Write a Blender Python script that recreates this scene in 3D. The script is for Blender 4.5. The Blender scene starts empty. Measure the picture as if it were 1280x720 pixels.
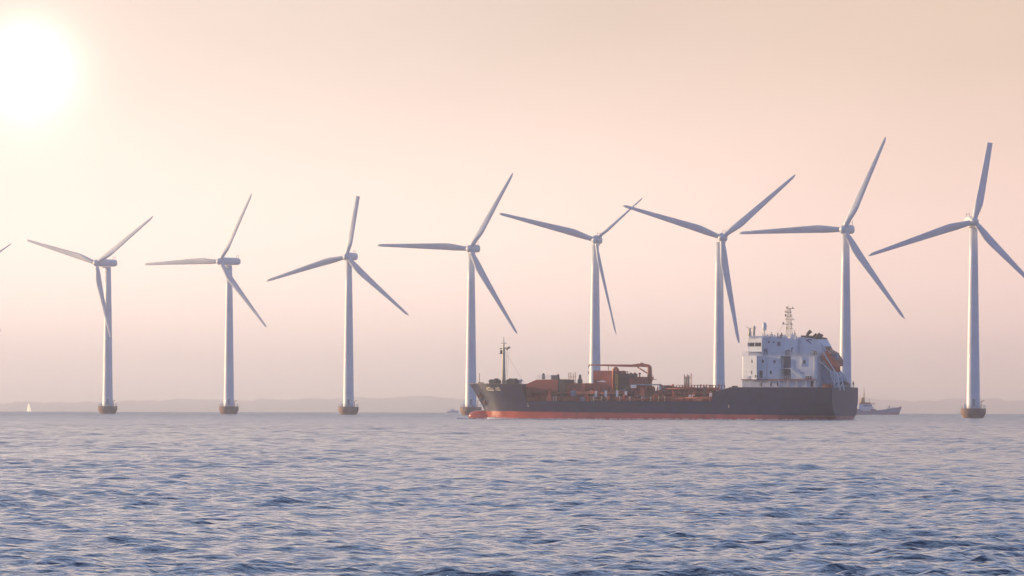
import bpy, bmesh, math, random
import numpy as np
from mathutils import Vector, Matrix

S = bpy.context.scene
COL = S.collection
rad = math.radians
random.seed(7)

# ------------------------------------------------------------------ camera
F = 15000.0                      # focal length in photo pixels (1280 wide): a long telephoto
EYE_H = 5.0
REARTH = 7.4e6                   # effective earth radius, the sea curves away with it
EYE_Y = 498.5                    # photo row of eye level
ROLL = rad(0.134)
pitch = math.atan((EYE_Y - 360.0) / F)
cam = bpy.data.cameras.new('camera')
cam.sensor_width = 36.0
cam.lens = F / 1280.0 * 36.0
cam.clip_start = 1.0
cam.clip_end = 120000.0
camo = bpy.data.objects.new('camera', cam)
COL.objects.link(camo)
FW = Vector((0, math.cos(pitch), math.sin(pitch)))
R0 = Vector((1, 0, 0))
U0 = R0.cross(FW)
RT = R0 * math.cos(ROLL) + U0 * math.sin(ROLL)
UP = U0 * math.cos(ROLL) - R0 * math.sin(ROLL)
EYE = Vector((0, 0, EYE_H))
M = Matrix((RT, UP, -FW)).transposed().to_4x4()
M.translation = EYE
camo.matrix_world = M
S.camera = camo

# ------------------------------------------------------------------ sky, sun, exposure
SUN_AZ, SUN_EL = rad(-71.0), rad(6.0)
def pixdir(px, py):
    return (FW + RT * ((px - 640) / F) + UP * ((360 - py) / F)).normalized()
GLOW = pixdir(32, 88)

world = bpy.data.worlds.new("World")
S.world = world
world.use_nodes = True
nt = world.node_tree
nt.nodes.clear()
N, L = nt.nodes.new, nt.links.new
def math_n(op, a, b=None, clamp=False):
    n = N('ShaderNodeMath'); n.operation = op; n.use_clamp = clamp
    for i, v in enumerate((a, b)):
        if v is None: continue
        if isinstance(v, (int, float)): n.inputs[i].default_value = v
        else: L(v, n.inputs[i])
    return n.outputs[0]
def mapr(v, a, b, c=0.0, d=1.0, smooth=True):
    n = N('ShaderNodeMapRange'); n.interpolation_type = 'SMOOTHSTEP' if smooth else 'LINEAR'
    L(v, n.inputs[0])
    for i, q in enumerate((a, b, c, d)): n.inputs[i + 1].default_value = q
    return n.outputs[0]
def mixc(f, a, b, mode='MIX'):
    n = N('ShaderNodeMix'); n.data_type = 'RGBA'; n.blend_type = mode
    if isinstance(f, (int, float)): n.inputs[0].default_value = f
    else: L(f, n.inputs[0])
    for i, v in ((6, a), (7, b)):
        if isinstance(v, tuple): n.inputs[i].default_value = (*v, 1)
        else: L(v, n.inputs[i])
    return n.outputs[2]
def dotn(vec, d):
    n = N('ShaderNodeVectorMath'); n.operation = 'DOT_PRODUCT'
    L(vec, n.inputs[0]); n.inputs[1].default_value = d
    return n.outputs['Value']

SKY_STRENGTH = 0.10
sky = N('ShaderNodeTexSky'); sky.sky_type = 'NISHITA'; sky.sun_disc = False
sky.sun_elevation = SUN_EL; sky.sun_rotation = SUN_AZ
sky.air_density = 1.0; sky.dust_density = 1.5; sky.ozone_density = 2.0
tc = N('ShaderNodeTexCoord'); D = tc.outputs['Generated']
sep = N('ShaderNodeSeparateXYZ'); L(D, sep.inputs[0])
elev = math_n('ARCSINE', sep.outputs[2])
K = 1.0 / SKY_STRENGTH
def col(r, g, b): return (r * K, g * K, b * K)
# angle from the bright spot of the hazy sky, in radians
dg = math_n('MINIMUM', dotn(D, GLOW), 1.0)
ang = math_n('ARCCOSINE', dg)
# dusty peach belt that hugs the horizon, creamier towards the bright spot, mauve away from it
belt = mixc(mapr(ang, rad(0.5), rad(4.6)), col(0.575, 0.47, 0.405), col(0.545, 0.41, 0.325))
belt = mixc(mapr(elev, rad(0.0), rad(2.0), 1.0, 0.0), belt, mixc(mapr(ang, rad(1.0), rad(6.0)), col(1.23, 0.94, 0.81), col(0.87, 0.595, 0.54)))
front = mapr(dotn(D, (-0.5, 0.866, 0.0)), -0.3, 0.84)
belt = mixc(front, col(0.185, 0.27, 0.56), belt)
# lavender veil above the belt, then the clear evening sky
veil = mixc(front, col(0.185, 0.27, 0.56), col(0.36, 0.475, 0.72))
base = mixc(mapr(elev, rad(2.5), rad(17.0)), belt, veil)
base = mixc(mapr(elev, rad(16.0), rad(55.0)), base, sky.outputs[0])
g1 = math_n('EXPONENT', math_n('MULTIPLY', ang, -1.0 / rad(0.088)))
g3 = math_n('MULTIPLY', math_n('EXPONENT', math_n('MULTIPLY', ang, -1.0 / rad(3.6))), mapr(elev, rad(2.2), rad(5.0)))
smap = N('ShaderNodeMapping'); smap.inputs['Scale'].default_value = (1, 1, 3.2); L(D, smap.inputs[0])
sno = N('ShaderNodeTexNoise'); sno.inputs['Scale'].default_value = 26; sno.inputs['Detail'].default_value = 3; L(smap.outputs[0], sno.inputs['Vector'])
thin = N('ShaderNodeVectorMath'); thin.operation = 'SCALE'; L(base, thin.inputs[0]); L(mapr(sno.outputs[0], 0.3, 0.7, 0.97, 1.03), thin.inputs['Scale'])
base = thin.outputs[0]
g2 = math_n('EXPONENT', math_n('MULTIPLY', ang, -1.0 / rad(0.8)))
def addc(c, f, t):
    m = mixc(1.0, t, (1, 1, 1), 'MULTIPLY')
    n = N('ShaderNodeVectorMath'); n.operation = 'SCALE'
    n.inputs[0].default_value = t; L(f, n.inputs['Scale'])
    a = N('ShaderNodeVectorMath'); a.operation = 'ADD'
    L(c, a.inputs[0]); L(n.outputs[0], a.inputs[1])
    return a.outputs[0]
base = addc(base, g1, col(4.2, 3.7, 3.1))
base = addc(base, g3, col(0.95, 0.80, 0.66))
base = addc(base, g2, col(0.17, 0.12, 0.10))
bg = N('ShaderNodeBackground'); bg.inputs[1].default_value = SKY_STRENGTH
L(base, bg.inputs[0])
wo = N('ShaderNodeOutputWorld'); L(bg.outputs[0], wo.inputs[0])
world.cycles.sampling_method = 'MANUAL'
world.cycles.sample_map_resolution = 4096

sl = bpy.data.lights.new('sun', 'SUN')
sl.energy = 4.3; sl.angle = rad(0.6); sl.color = (1.0, 0.73, 0.42)
so = bpy.data.objects.new('sun', sl)
COL.objects.link(so)
SDIR = Vector((math.sin(SUN_AZ) * math.cos(SUN_EL), math.cos(SUN_AZ) * math.cos(SUN_EL), math.sin(SUN_EL)))
so.rotation_euler = SDIR.to_track_quat('Z', 'Y').to_euler()
so.location = (0, 0, 300)

S.view_settings.view_transform = 'Standard'
S.view_settings.look = 'None'
S.view_settings.exposure = 0.55
S.view_settings.gamma = 1.0
S.view_settings.use_curve_mapping = False
S.render.engine = 'CYCLES'
S.cycles.use_denoising = True
S.cycles.volume_bounces = 8
S.cycles.max_bounces = 12
S.cycles.sample_clamp_indirect = 40.0
S.cycles.denoiser = 'OPENIMAGEDENOISE'
S.cycles.denoising_prefilter = 'ACCURATE'
S.cycles.denoising_input_passes = 'RGB_ALBEDO_NORMAL'

# ------------------------------------------------------------------ helpers
def drop(d): return d * d / (2 * REARTH)
def P(px, py, d):
    """world point seen at photo pixel (px, py) at depth y = d"""
    v = FW + RT * ((px - 640) / F) + UP * ((360 - py) / F)
    return EYE + v * (d / v.y)
def tag(o, label=None, cat=None, group=None, kind=None):
    if label: o['label'] = label
    if cat: o['category'] = cat
    if group: o['group'] = group
    if kind: o['kind'] = kind
    return o
def empty(name, loc, rz=0.0):
    o = bpy.data.objects.new(name, None); COL.objects.link(o)
    o.location = loc; o.rotation_euler = (0, 0, rz); o.empty_display_size = 1
    return o

class MB:
    def __init__(s): s.v = []; s.f = []; s.m = []; s.sm = []
    def add(s, vs, fs, mi=0, smooth=False):
        o = len(s.v); s.v += [tuple(v) for v in vs]
        for f in fs: s.f.append(tuple(i + o for i in f)); s.m.append(mi); s.sm.append(smooth)
        return s
    def box(s, x0, x1, y0, y1, z0, z1, mi=0):
        vs = [(x, y, z) for z in (z0, z1) for y in (y0, y1) for x in (x0, x1)]
        return s.add(vs, [(0, 2, 3, 1), (4, 5, 7, 6), (0, 1, 5, 4), (2, 6, 7, 3), (0, 4, 6, 2), (1, 3, 7, 5)], mi)
    def beam(s, a, b, w, h=None, mi=0):
        a = Vector(a); b = Vector(b); h = h or w
        t = (b - a).normalized(); r = t.cross(Vector((0, 0, 1)))
        if r.length < 1e-4: r = Vector((1, 0, 0))
        r.normalize(); u = r.cross(t)
        vs = [p + r * (i * w / 2) + u * (j * h / 2) for p in (a, b) for j in (-1, 1) for i in (-1, 1)]
        return s.add(vs, [(0, 1, 3, 2), (4, 6, 7, 5), (0, 4, 5, 1), (2, 3, 7, 6), (0, 2, 6, 4), (1, 5, 7, 3)], mi)
    def tube(s, pts, r, n=10, mi=0, cap=True):
        """round bar through pts, radius number or list"""
        pts = [Vector(p) for p in pts]; k = len(pts)
        rs = r if isinstance(r, (list, tuple)) else [r] * k
        rings = []; prev = None
        for i, p in enumerate(pts):
            t = (pts[min(i + 1, k - 1)] - pts[max(i - 1, 0)]).normalized()
            a = prev if prev is not None else (Vector((0, 0, 1)) if abs(t.z) < 0.9 else Vector((1, 0, 0)))
            x = (a - t * a.dot(t)).normalized(); y = t.cross(x); prev = x
            rings.append([p + (x * math.cos(q) + y * math.sin(q)) * rs[i] for q in (2 * math.pi * j / n for j in range(n))])
        vs = [v for g in rings for v in g]; fs = []
        for i in range(k - 1):
            for j in range(n):
                a, b = i * n + j, i * n + (j + 1) % n
                fs.append((a, b, b + n, a + n))
        s.add(vs, fs, mi, True)
        if cap:
            s.add(rings[0], [tuple(range(n - 1, -1, -1))], mi); s.add(rings[-1], [tuple(range(n))], mi)
        return s
    def lathe(s, prof, n=32, c=(0, 0, 0), mi=0, cap=True, smooth=True):
        vs = []; fs = []
        for r, z in prof:
            for j in range(n):
                q = 2 * math.pi * j / n
                vs.append((c[0] + r * math.cos(q), c[1] + r * math.sin(q), c[2] + z))
        for i in range(len(prof) - 1):
            for j in range(n):
                a, b = i * n + j, i * n + (j + 1) % n
                fs.append((a, b, b + n, a + n))
        s.add(vs, fs, mi, smooth)
        if cap:
            s.add(vs[:n], [tuple(range(n - 1, -1, -1))], mi); s.add(vs[-n:], [tuple(range(n))], mi)
        return s
    def prism(s, pts, y0, y1, mi=0):
        """outline in the x-z plane, extruded along y"""
        n = len(pts)
        vs = [(x, y0, z) for x, z in pts] + [(x, y1, z) for x, z in pts]
        fs = [tuple(range(n)), tuple(range(2 * n - 1, n - 1, -1))]
        fs += [(i, i + n, (i + 1) % n + n, (i + 1) % n) for i in range(n)]
        return s.add(vs, fs, mi)
    def ball(s, c, rx, ry, rz, mi=0, n=12, k=8):
        vs = []; fs = []
        for i in range(k + 1):
            t = math.pi * i / k
            for j in range(n):
                q = 2 * math.pi * j / n
                vs.append((c[0] + rx * math.sin(t) * math.cos(q), c[1] + ry * math.sin(t) * math.sin(q), c[2] - rz * math.cos(t)))
        for i in range(k):
            for j in range(n):
                a, b = i * n + j, i * n + (j + 1) % n
                fs.append((a, b, b + n, a + n))
        return s.add(vs, fs, mi, True)
    def build(s, name, mats, parent=None, fix=True):
        me = bpy.data.meshes.new(name)
        me.from_pydata(s.v, [], s.f)
        me.polygons.foreach_set('material_index', s.m)
        me.polygons.foreach_set('use_smooth', s.sm)
        if fix:
            b = bmesh.new(); b.from_mesh(me)
            bmesh.ops.remove_doubles(b, verts=b.verts, dist=1e-4)
            bmesh.ops.recalc_face_normals(b, faces=b.faces)
            b.to_mesh(me); b.free()
        for m in (mats if isinstance(mats, (list, tuple)) else [mats]): me.materials.append(m)
        o = bpy.data.objects.new(name, me); COL.objects.link(o)
        if parent is not None: o.parent = parent
        return o

def material(name, color, rough=0.5, var=0.12, scale=0.6, metal=0.0, stain=None, spec=0.5, streak=0.0):
    """painted surface with procedural wear: broad tone variation, and vertical streaks of a stain colour"""
    m = bpy.data.materials.new(name); m.use_nodes = True
    t = m.node_tree; b = t.nodes['Principled BSDF']
    b.inputs['Roughness'].default_value = rough; b.inputs['Metallic'].default_value = metal
    b.inputs['Specular IOR Level'].default_value = spec
    c = t.nodes.new('ShaderNodeTexCoord')
    n = t.nodes.new('ShaderNodeTexNoise'); n.inputs['Scale'].default_value = scale; n.inputs['Detail'].default_value = 5
    t.links.new(c.outputs['Object'], n.inputs['Vector'])
    r = t.nodes.new('ShaderNodeValToRGB')
    r.color_ramp.elements[0].position = 0.3; r.color_ramp.elements[1].position = 0.7
    r.color_ramp.elements[0].color = (*[x * (1 - var) for x in color], 1)
    r.color_ramp.elements[1].color = (*[min(1, x * (1 + var)) for x in color], 1)
    t.links.new(n.outputs[0], r.inputs[0]); out = r.outputs[0]
    if stain:
        mp = t.nodes.new('ShaderNodeMapping'); mp.inputs['Scale'].default_value = (1.1, 1.1, 0.12)
        t.links.new(c.outputs['Object'], mp.inputs[0])
        n2 = t.nodes.new('ShaderNodeTexNoise'); n2.inputs['Scale'].default_value = 1.3; n2.inputs['Detail'].default_value = 6
        t.links.new(mp.outputs[0], n2.inputs['Vector'])
        mr = t.nodes.new('ShaderNodeMapRange'); mr.inputs[1].default_value = 0.52; mr.inputs[2].default_value = 0.8
        mr.inputs[4].default_value = streak
        t.links.new(n2.outputs[0], mr.inputs[0])
        mx = t.nodes.new('ShaderNodeMix'); mx.data_type = 'RGBA'
        t.links.new(mr.outputs[0], mx.inputs[0]); t.links.new(out, mx.inputs[6]); mx.inputs[7].default_value = (*stain, 1)
        out = mx.outputs[2]
    t.links.new(out, b.inputs['Base Color'])
    return m

RUST = (0.20, 0.07, 0.03)
MT = {
    'turbine': material('turbine_white_paint', (0.75, 0.75, 0.76), 0.45, 0.06, 0.3, stain=(0.50, 0.48, 0.43), streak=0.5),
    'concrete': material('weathered_concrete', (0.25, 0.15, 0.115), 0.9, 0.25, 0.9, stain=(0.13, 0.06, 0.04), streak=0.7),
    'steel': material('galvanised_steel', (0.35, 0.35, 0.36), 0.5, 0.1, 2.0, metal=0.6),
    'navy': material('navy_hull_paint', (0.020, 0.024, 0.068), 0.3, 0.45, 0.4, stain=(0.09, 0.045, 0.05), streak=0.4, spec=0.28),
    'boot': material('red_boot_topping', (0.44, 0.085, 0.06), 0.24, 0.2, 0.35, stain=(0.22, 0.09, 0.07), streak=0.6),
    'deckred': material('oxide_red_deck', (0.28, 0.07, 0.05), 0.7, 0.3, 0.5, stain=(0.07, 0.04, 0.035), streak=0.5),
    'pipe': material('brown_red_pipe_paint', (0.36, 0.085, 0.05), 0.55, 0.3, 0.8, stain=RUST, streak=0.5),
    'housered': material('red_deckhouse_paint', (0.40, 0.075, 0.05), 0.55, 0.15, 0.5, stain=(0.24, 0.07, 0.05), streak=0.5),
    'dark': material('dark_grey_gear', (0.06, 0.05, 0.055), 0.6, 0.3, 1.0, stain=RUST, streak=0.3),
    'white': material('ship_white_paint', (0.76, 0.77, 0.78), 0.42, 0.05, 0.5, stain=(0.42, 0.28, 0.2), streak=0.3),
    'cream': material('cream_mast_paint', (0.80, 0.69, 0.48), 0.45, 0.06, 0.8, stain=(0.4, 0.25, 0.15), streak=0.3),
    'glass': material('dark_window_glass', (0.015, 0.018, 0.025), 0.12, 0.1, 1.0),
    'shade_grey': material('shade_and_fitting_grey', (0.16, 0.16, 0.19), 0.7, 0.15, 0.8),  # grey for the painted recess shade, also on some doors and fittings
    'orange': material('orange_lifeboat_shell', (0.66, 0.10, 0.04), 0.4, 0.1, 0.8, stain=(0.3, 0.07, 0.04), streak=0.3),
    'soot': material('sooty_exhaust_steel', (0.035, 0.028, 0.028), 0.7, 0.3, 1.5, stain=RUST, streak=0.4),
    'bluegrey': material('blue_grey_gear_paint', (0.22, 0.27, 0.36), 0.5, 0.2, 0.8),
    'rust': material('rusty_anchor_iron', (0.26, 0.10, 0.045), 0.8, 0.3, 1.5),
    'yellow': material('painted_sunlight_yellow', (0.62, 0.36, 0.06), 0.5, 0.15, 0.8),  # sunlight put into the colour of the strips beside the red deckhouse
    'blue': material('funnel_mark_blue', (0.03, 0.05, 0.28), 0.45, 0.1, 0.8),
    'workblue': material('violet_blue_hull_paint', (0.42, 0.35, 0.45), 0.45, 0.2, 0.5, stain=(0.2, 0.12, 0.1), streak=0.4),
    'ochre': material('ochre_mast_paint', (0.50, 0.27, 0.10), 0.5, 0.15, 0.8),
    'wood': material('hazy_coast_woodland', (0.085, 0.09, 0.08), 0.95, 0.4, 0.004),
}
LETTER = MT['cream']

# ------------------------------------------------------------------ sea: one curved sheet with real waves
def sea():
    rng = np.random.default_rng(11)
    a_f = rad(2.95)
    fine = np.linspace(-a_f, a_f, 1100)
    side = a_f + (math.pi - a_f) * np.linspace(0, 1, 40)[1:] ** 2.2
    az = np.concatenate([-side[::-1], fine, side])             # full circle, closed behind the camera
    rr = [4.0, 10, 25, 50, 90, 140, 190, 240, 280, 305]
    r = 318.0
    while r < 2400: rr.append(r); r *= 1.00062
    while r < 4500: rr.append(r); r *= 1.0010
    while r < 12000: rr.append(r); r *= 1.003
    while r < 47000: rr.append(r); r *= 1.03
    rr = np.array(rr)
    nr, na = len(rr), len(az)
    step = np.gradient(rr)
    x = (rr[:, None] * np.sin(az)[None, :]).astype(np.float32)
    y = (rr[:, None] * np.cos(az)[None, :]).astype(np.float32)
    z = np.zeros_like(x)
    infine = (np.abs(az) <= a_f + 1e-6)
    cols = np.where(infine)[0]; c0, c1 = cols[0], cols[-1] + 1
    xs, ys = x[:, c0:c1], y[:, c0:c1]
    zs = np.zeros_like(xs); dx = np.zeros_like(xs); dy = np.zeros_like(xs)
    # gust patches change how rough the water is
    gust = np.zeros_like(xs)
    for _ in range(9):
        lam = rng.uniform(25, 140); th = rng.uniform(0, 2 * math.pi)
        gust += np.sin(2 * math.pi / lam * (xs * math.cos(th) + 0.35 * ys * math.sin(th)) + rng.uniform(0, 6.28)).astype(np.float32)
    gust = 1.0 + 0.20 * gust / 2.0
    np.clip(gust, 0.78, 1.28, out=gust)
    NW = 220
    lams = np.concatenate([np.exp(rng.uniform(math.log(0.5), math.log(8.0), NW)), rng.uniform(12, 26, 8)])
    for lam in lams:
        th = rad(-62) + rng.normal(0, rad(38))                 # crests run mostly across the view
        k = 2 * math.pi / lam
        slope = 0.0175 if lam < 1.8 else 0.0175 * (1.8 / lam) ** 0.75
        slope *= WAVE
        if lam > 11: slope = 0.009
        amp = slope / k
        w = np.clip((lam / np.maximum(step, 0.1) - 2.2) / 2.0, 0, 1).astype(np.float32)
        rows = np.where(w > 0)[0]
        if len(rows) == 0: continue
        q = slice(0, rows[-1] + 1)
        ph = k * (xs[q] * math.cos(th) + ys[q] * math.sin(th)) + rng.uniform(0, 6.28)
        ph = ph.astype(np.float32)
        A = (amp * w[q])[:, None].astype(np.float32)
        zs[q] += A * np.sin(ph)
        cph = A * np.cos(ph) * 0.8
        dx[q] += cph * math.cos(th); dy[q] += cph * math.sin(th)
    zs *= gust
    # steeper crests, flatter troughs
    x[:, c0:c1] += dx * gust; y[:, c0:c1] += dy * gust
    z[:, c0:c1] = zs
    z -= (rr ** 2 / (2 * REARTH)).astype(np.float32)[:, None]
    co = np.stack([x, y, z], -1).reshape(-1, 3)
    i = np.arange(nr - 1)[:, None] * na; j = np.arange(na - 1)[None, :]
    q = np.stack([i + j, i + j + na, i + j + na + 1, i + j + 1], -1).reshape(-1, 4)
    me = bpy.data.meshes.new('sea')
    me.vertices.add(len(co)); me.vertices.foreach_set('co', co.astype(np.float32).ravel())
    nf = len(q)
    me.loops.add(nf * 4); me.loops.foreach_set('vertex_index', q.astype(np.int32).ravel())
    me.polygons.add(nf)
    me.polygons.foreach_set('loop_start', (np.arange(nf) * 4).astype(np.int32))
    me.polygons.foreach_set('loop_total', np.full(nf, 4, np.int32))
    me.polygons.foreach_set('use_smooth', np.ones(nf, bool))
    me.update()
    m = bpy.data.materials.new('sea_water'); m.use_nodes = True
    t = m.node_tree; b = t.nodes['Principled BSDF']
    b.inputs['Base Color'].default_value = (0.085, 0.098, 0.15, 1)
    b.inputs['IOR'].default_value = 1.333
    b.inputs['Roughness'].default_value = 0.10
    geo = t.nodes.new('ShaderNodeNewGeometry')
    mp = t.nodes.new('ShaderNodeMapping'); mp.inputs['Scale'].default_value = (0.9, 1.0, 1.0)
    t.links.new(geo.outputs['Position'], mp.inputs[0])
    n1 = t.nodes.new('ShaderNodeTexNoise'); n1.inputs['Scale'].default_value = 2.4; n1.inputs['Detail'].default_value = 5
    t.links.new(mp.outputs[0], n1.inputs['Vector'])
    bp = t.nodes.new('ShaderNodeBump'); bp.inputs['Strength'].default_value = 0.8; bp.inputs['Distance'].default_value = 0.22
    t.links.new(n1.outputs[0], bp.inputs['Height'])
    # farther out, where the mesh no longer carries the short chop, the chop goes on as bump
    ln = t.nodes.new('ShaderNodeVectorMath'); ln.operation = 'LENGTH'; t.links.new(geo.outputs['Position'], ln.inputs[0])
    far = t.nodes.new('ShaderNodeMapRange'); far.inputs[1].default_value = 600; far.inputs[2].default_value = 3200
    t.links.new(ln.outputs['Value'], far.inputs[0])
    n2 = t.nodes.new('ShaderNodeTexNoise'); n2.inputs['Scale'].default_value = 0.42; n2.inputs['Detail'].default_value = 2
    t.links.new(mp.outputs[0], n2.inputs['Vector'])
    b2 = t.nodes.new('ShaderNodeBump'); b2.inputs['Distance'].default_value = 1.7
    t.links.new(far.outputs[0], b2.inputs['Strength']); t.links.new(n2.outputs[0], b2.inputs['Height'])
    t.links.new(bp.outputs[0], b2.inputs['Normal']); t.links.new(b2.outputs[0], b.inputs['Normal'])
    rg = t.nodes.new('ShaderNodeMapRange'); rg.inputs[1].default_value = 600; rg.inputs[2].default_value = 5000
    rg.inputs[3].default_value = 0.06; rg.inputs[4].default_value = 0.28
    t.links.new(ln.outputs['Value'], rg.inputs[0]); t.links.new(rg.outputs[0], b.inputs['Roughness'])
    me.materials.append(m)
    o = bpy.data.objects.new('sea', me); COL.objects.link(o)
    tag(o, kind='structure')
WAVE = 1.25
sea()

# ------------------------------------------------------------------ far coast: low wooded hills beyond the horizon
def coast():
    rng = np.random.default_rng(5)
    d0, d1, nx, ny = 43500.0, 46500.0, 900, 14
    X = np.linspace(-5200, 5200, nx)
    # heights of the skyline read along the photograph
    kx = [-5200, -1480, -1330, -1180, -1010, -800, -640, -520, -430, -300, -150, 60, 300, 560, 800, 1010, 1130, 1290, 1380, 1480, 5200]
    kh = [86, 78, 80, 84, 88, 90, 90, 92, 97, 99, 96, 94, 96, 98, 94, 98, 93, 94, 99, 94, 90]
    H = EYE_H + (np.interp(X, kx, kh) - 78.1 - EYE_H) * 45 / 34 + drop(45000) - 17
    for lam, a in ((300, 2.5), (120, 1.8), (55, 1.5), (25, 1.2)):
        for _ in range(4):
            H += a * 0.6 * np.sin(2 * math.pi * X / (lam * rng.uniform(.7, 1.4)) + rng.uniform(0, 6.3))
    H += rng.normal(0, 0.8, nx)
    mb = MB(); vs = []; fs = []
    for j in range(ny):
        v = j / (ny - 1)
        s = math.sin(min(1, v / 0.6) * math.pi / 2) if v < 0.6 else 1 - 0.25 * (v - 0.6) / 0.4
        d = d0 + (d1 - d0) * v
        for i in range(nx):
            hh = -drop(d) - 3 + (H[i] + 8) * s
            vs.append((X[i] * (d / 34000.0), d, hh))
    for j in range(ny - 1):
        for i in range(nx - 1):
            a = j * nx + i
            fs.append((a, a + 1, a + nx + 1, a + nx))
    mb.add(vs, fs, 0, True)
    o = mb.build('hills', MT['wood'], fix=False)
    tag(o, kind='structure')
coast()

# ------------------------------------------------------------------ haze: real air between the camera and the far coast
def haze():
    mb = MB(); mb.box(-52000, 52000, -52000, 52000, -175, 185)
    m = bpy.data.materials.new('haze_air'); m.use_nodes = True
    t = m.node_tree; t.nodes.clear()
    out = t.nodes.new('ShaderNodeOutputMaterial'); v = t.nodes.new('ShaderNodeVolumePrincipled')
    v.inputs['Color'].default_value = (0.999, 0.999, 0.999, 1)
    v.inputs['Density'].default_value = 6.3e-5
    v.inputs['Anisotropy'].default_value = 0.985
    t.links.new(v.outputs[0], out.inputs['Volume'])
    o = mb.build('haze', m)
    tag(o, kind='stuff')
haze()

# ------------------------------------------------------------------ wind turbines
def blade_mesh(length, chord_tip=0.9, chord_max=2.7, chord_root=1.7, pitch0=18, thin=1.0, square=False):
    """blade along +z from the hub, chord along x, thickness along y"""
    mb = MB(); n = 14; st = 26; vs = []; fs = []
    for i in range(st):
        v = i / (st - 1)
        r = 0.9 + (length - 0.9) * v
        if v < 0.22: c = chord_root + (chord_max - chord_root) * math.sin(v / 0.22 * math.pi / 2) ** 1.5
        else: c = chord_max + (chord_tip - chord_max) * ((v - 0.22) / 0.78) ** 0.95
        if not square and v > 0.94: c *= max(0.12, math.sqrt(max(0, 1 - ((v - 0.94) / 0.062) ** 2)))
        th = (0.95 - 0.78 * min(1, v / 0.25)) if v < 0.25 else 0.17
        c *= thin
        tw = rad(pitch0) * (1 - v) ** 1.5
        off = 0.30 if v > 0.22 else 0.30 + 0.2 * (1 - v / 0.22)
        for j in range(n):
            q = 2 * math.pi * j / n
            cx = 0.5 * math.cos(q); cy = 0.5 * math.sin(q) * th * (1 + (0.35 * math.cos(q) if v > 0.15 else 0))
            x = (cx + 0.5 - off) * c if v > 0.22 else (cx + 0.5 - off) * c
            y = cy * c / max(thin, 0.3)
            vs.append((x * math.cos(tw) - y * math.sin(tw), x * math.sin(tw) + y * math.cos(tw) - 0.9 * v * v, r))
    for i in range(st - 1):
        for j in range(n):
            a, b = i * n + j, i * n + (j + 1) % n
            fs.append((a, b, b + n, a + n))
    mb.add(vs, fs, 0, True)
    mb.add(vs[-n:], [tuple(range(n))]); mb.add(vs[:n], [tuple(range(n - 1, -1, -1))])
    return mb

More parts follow.
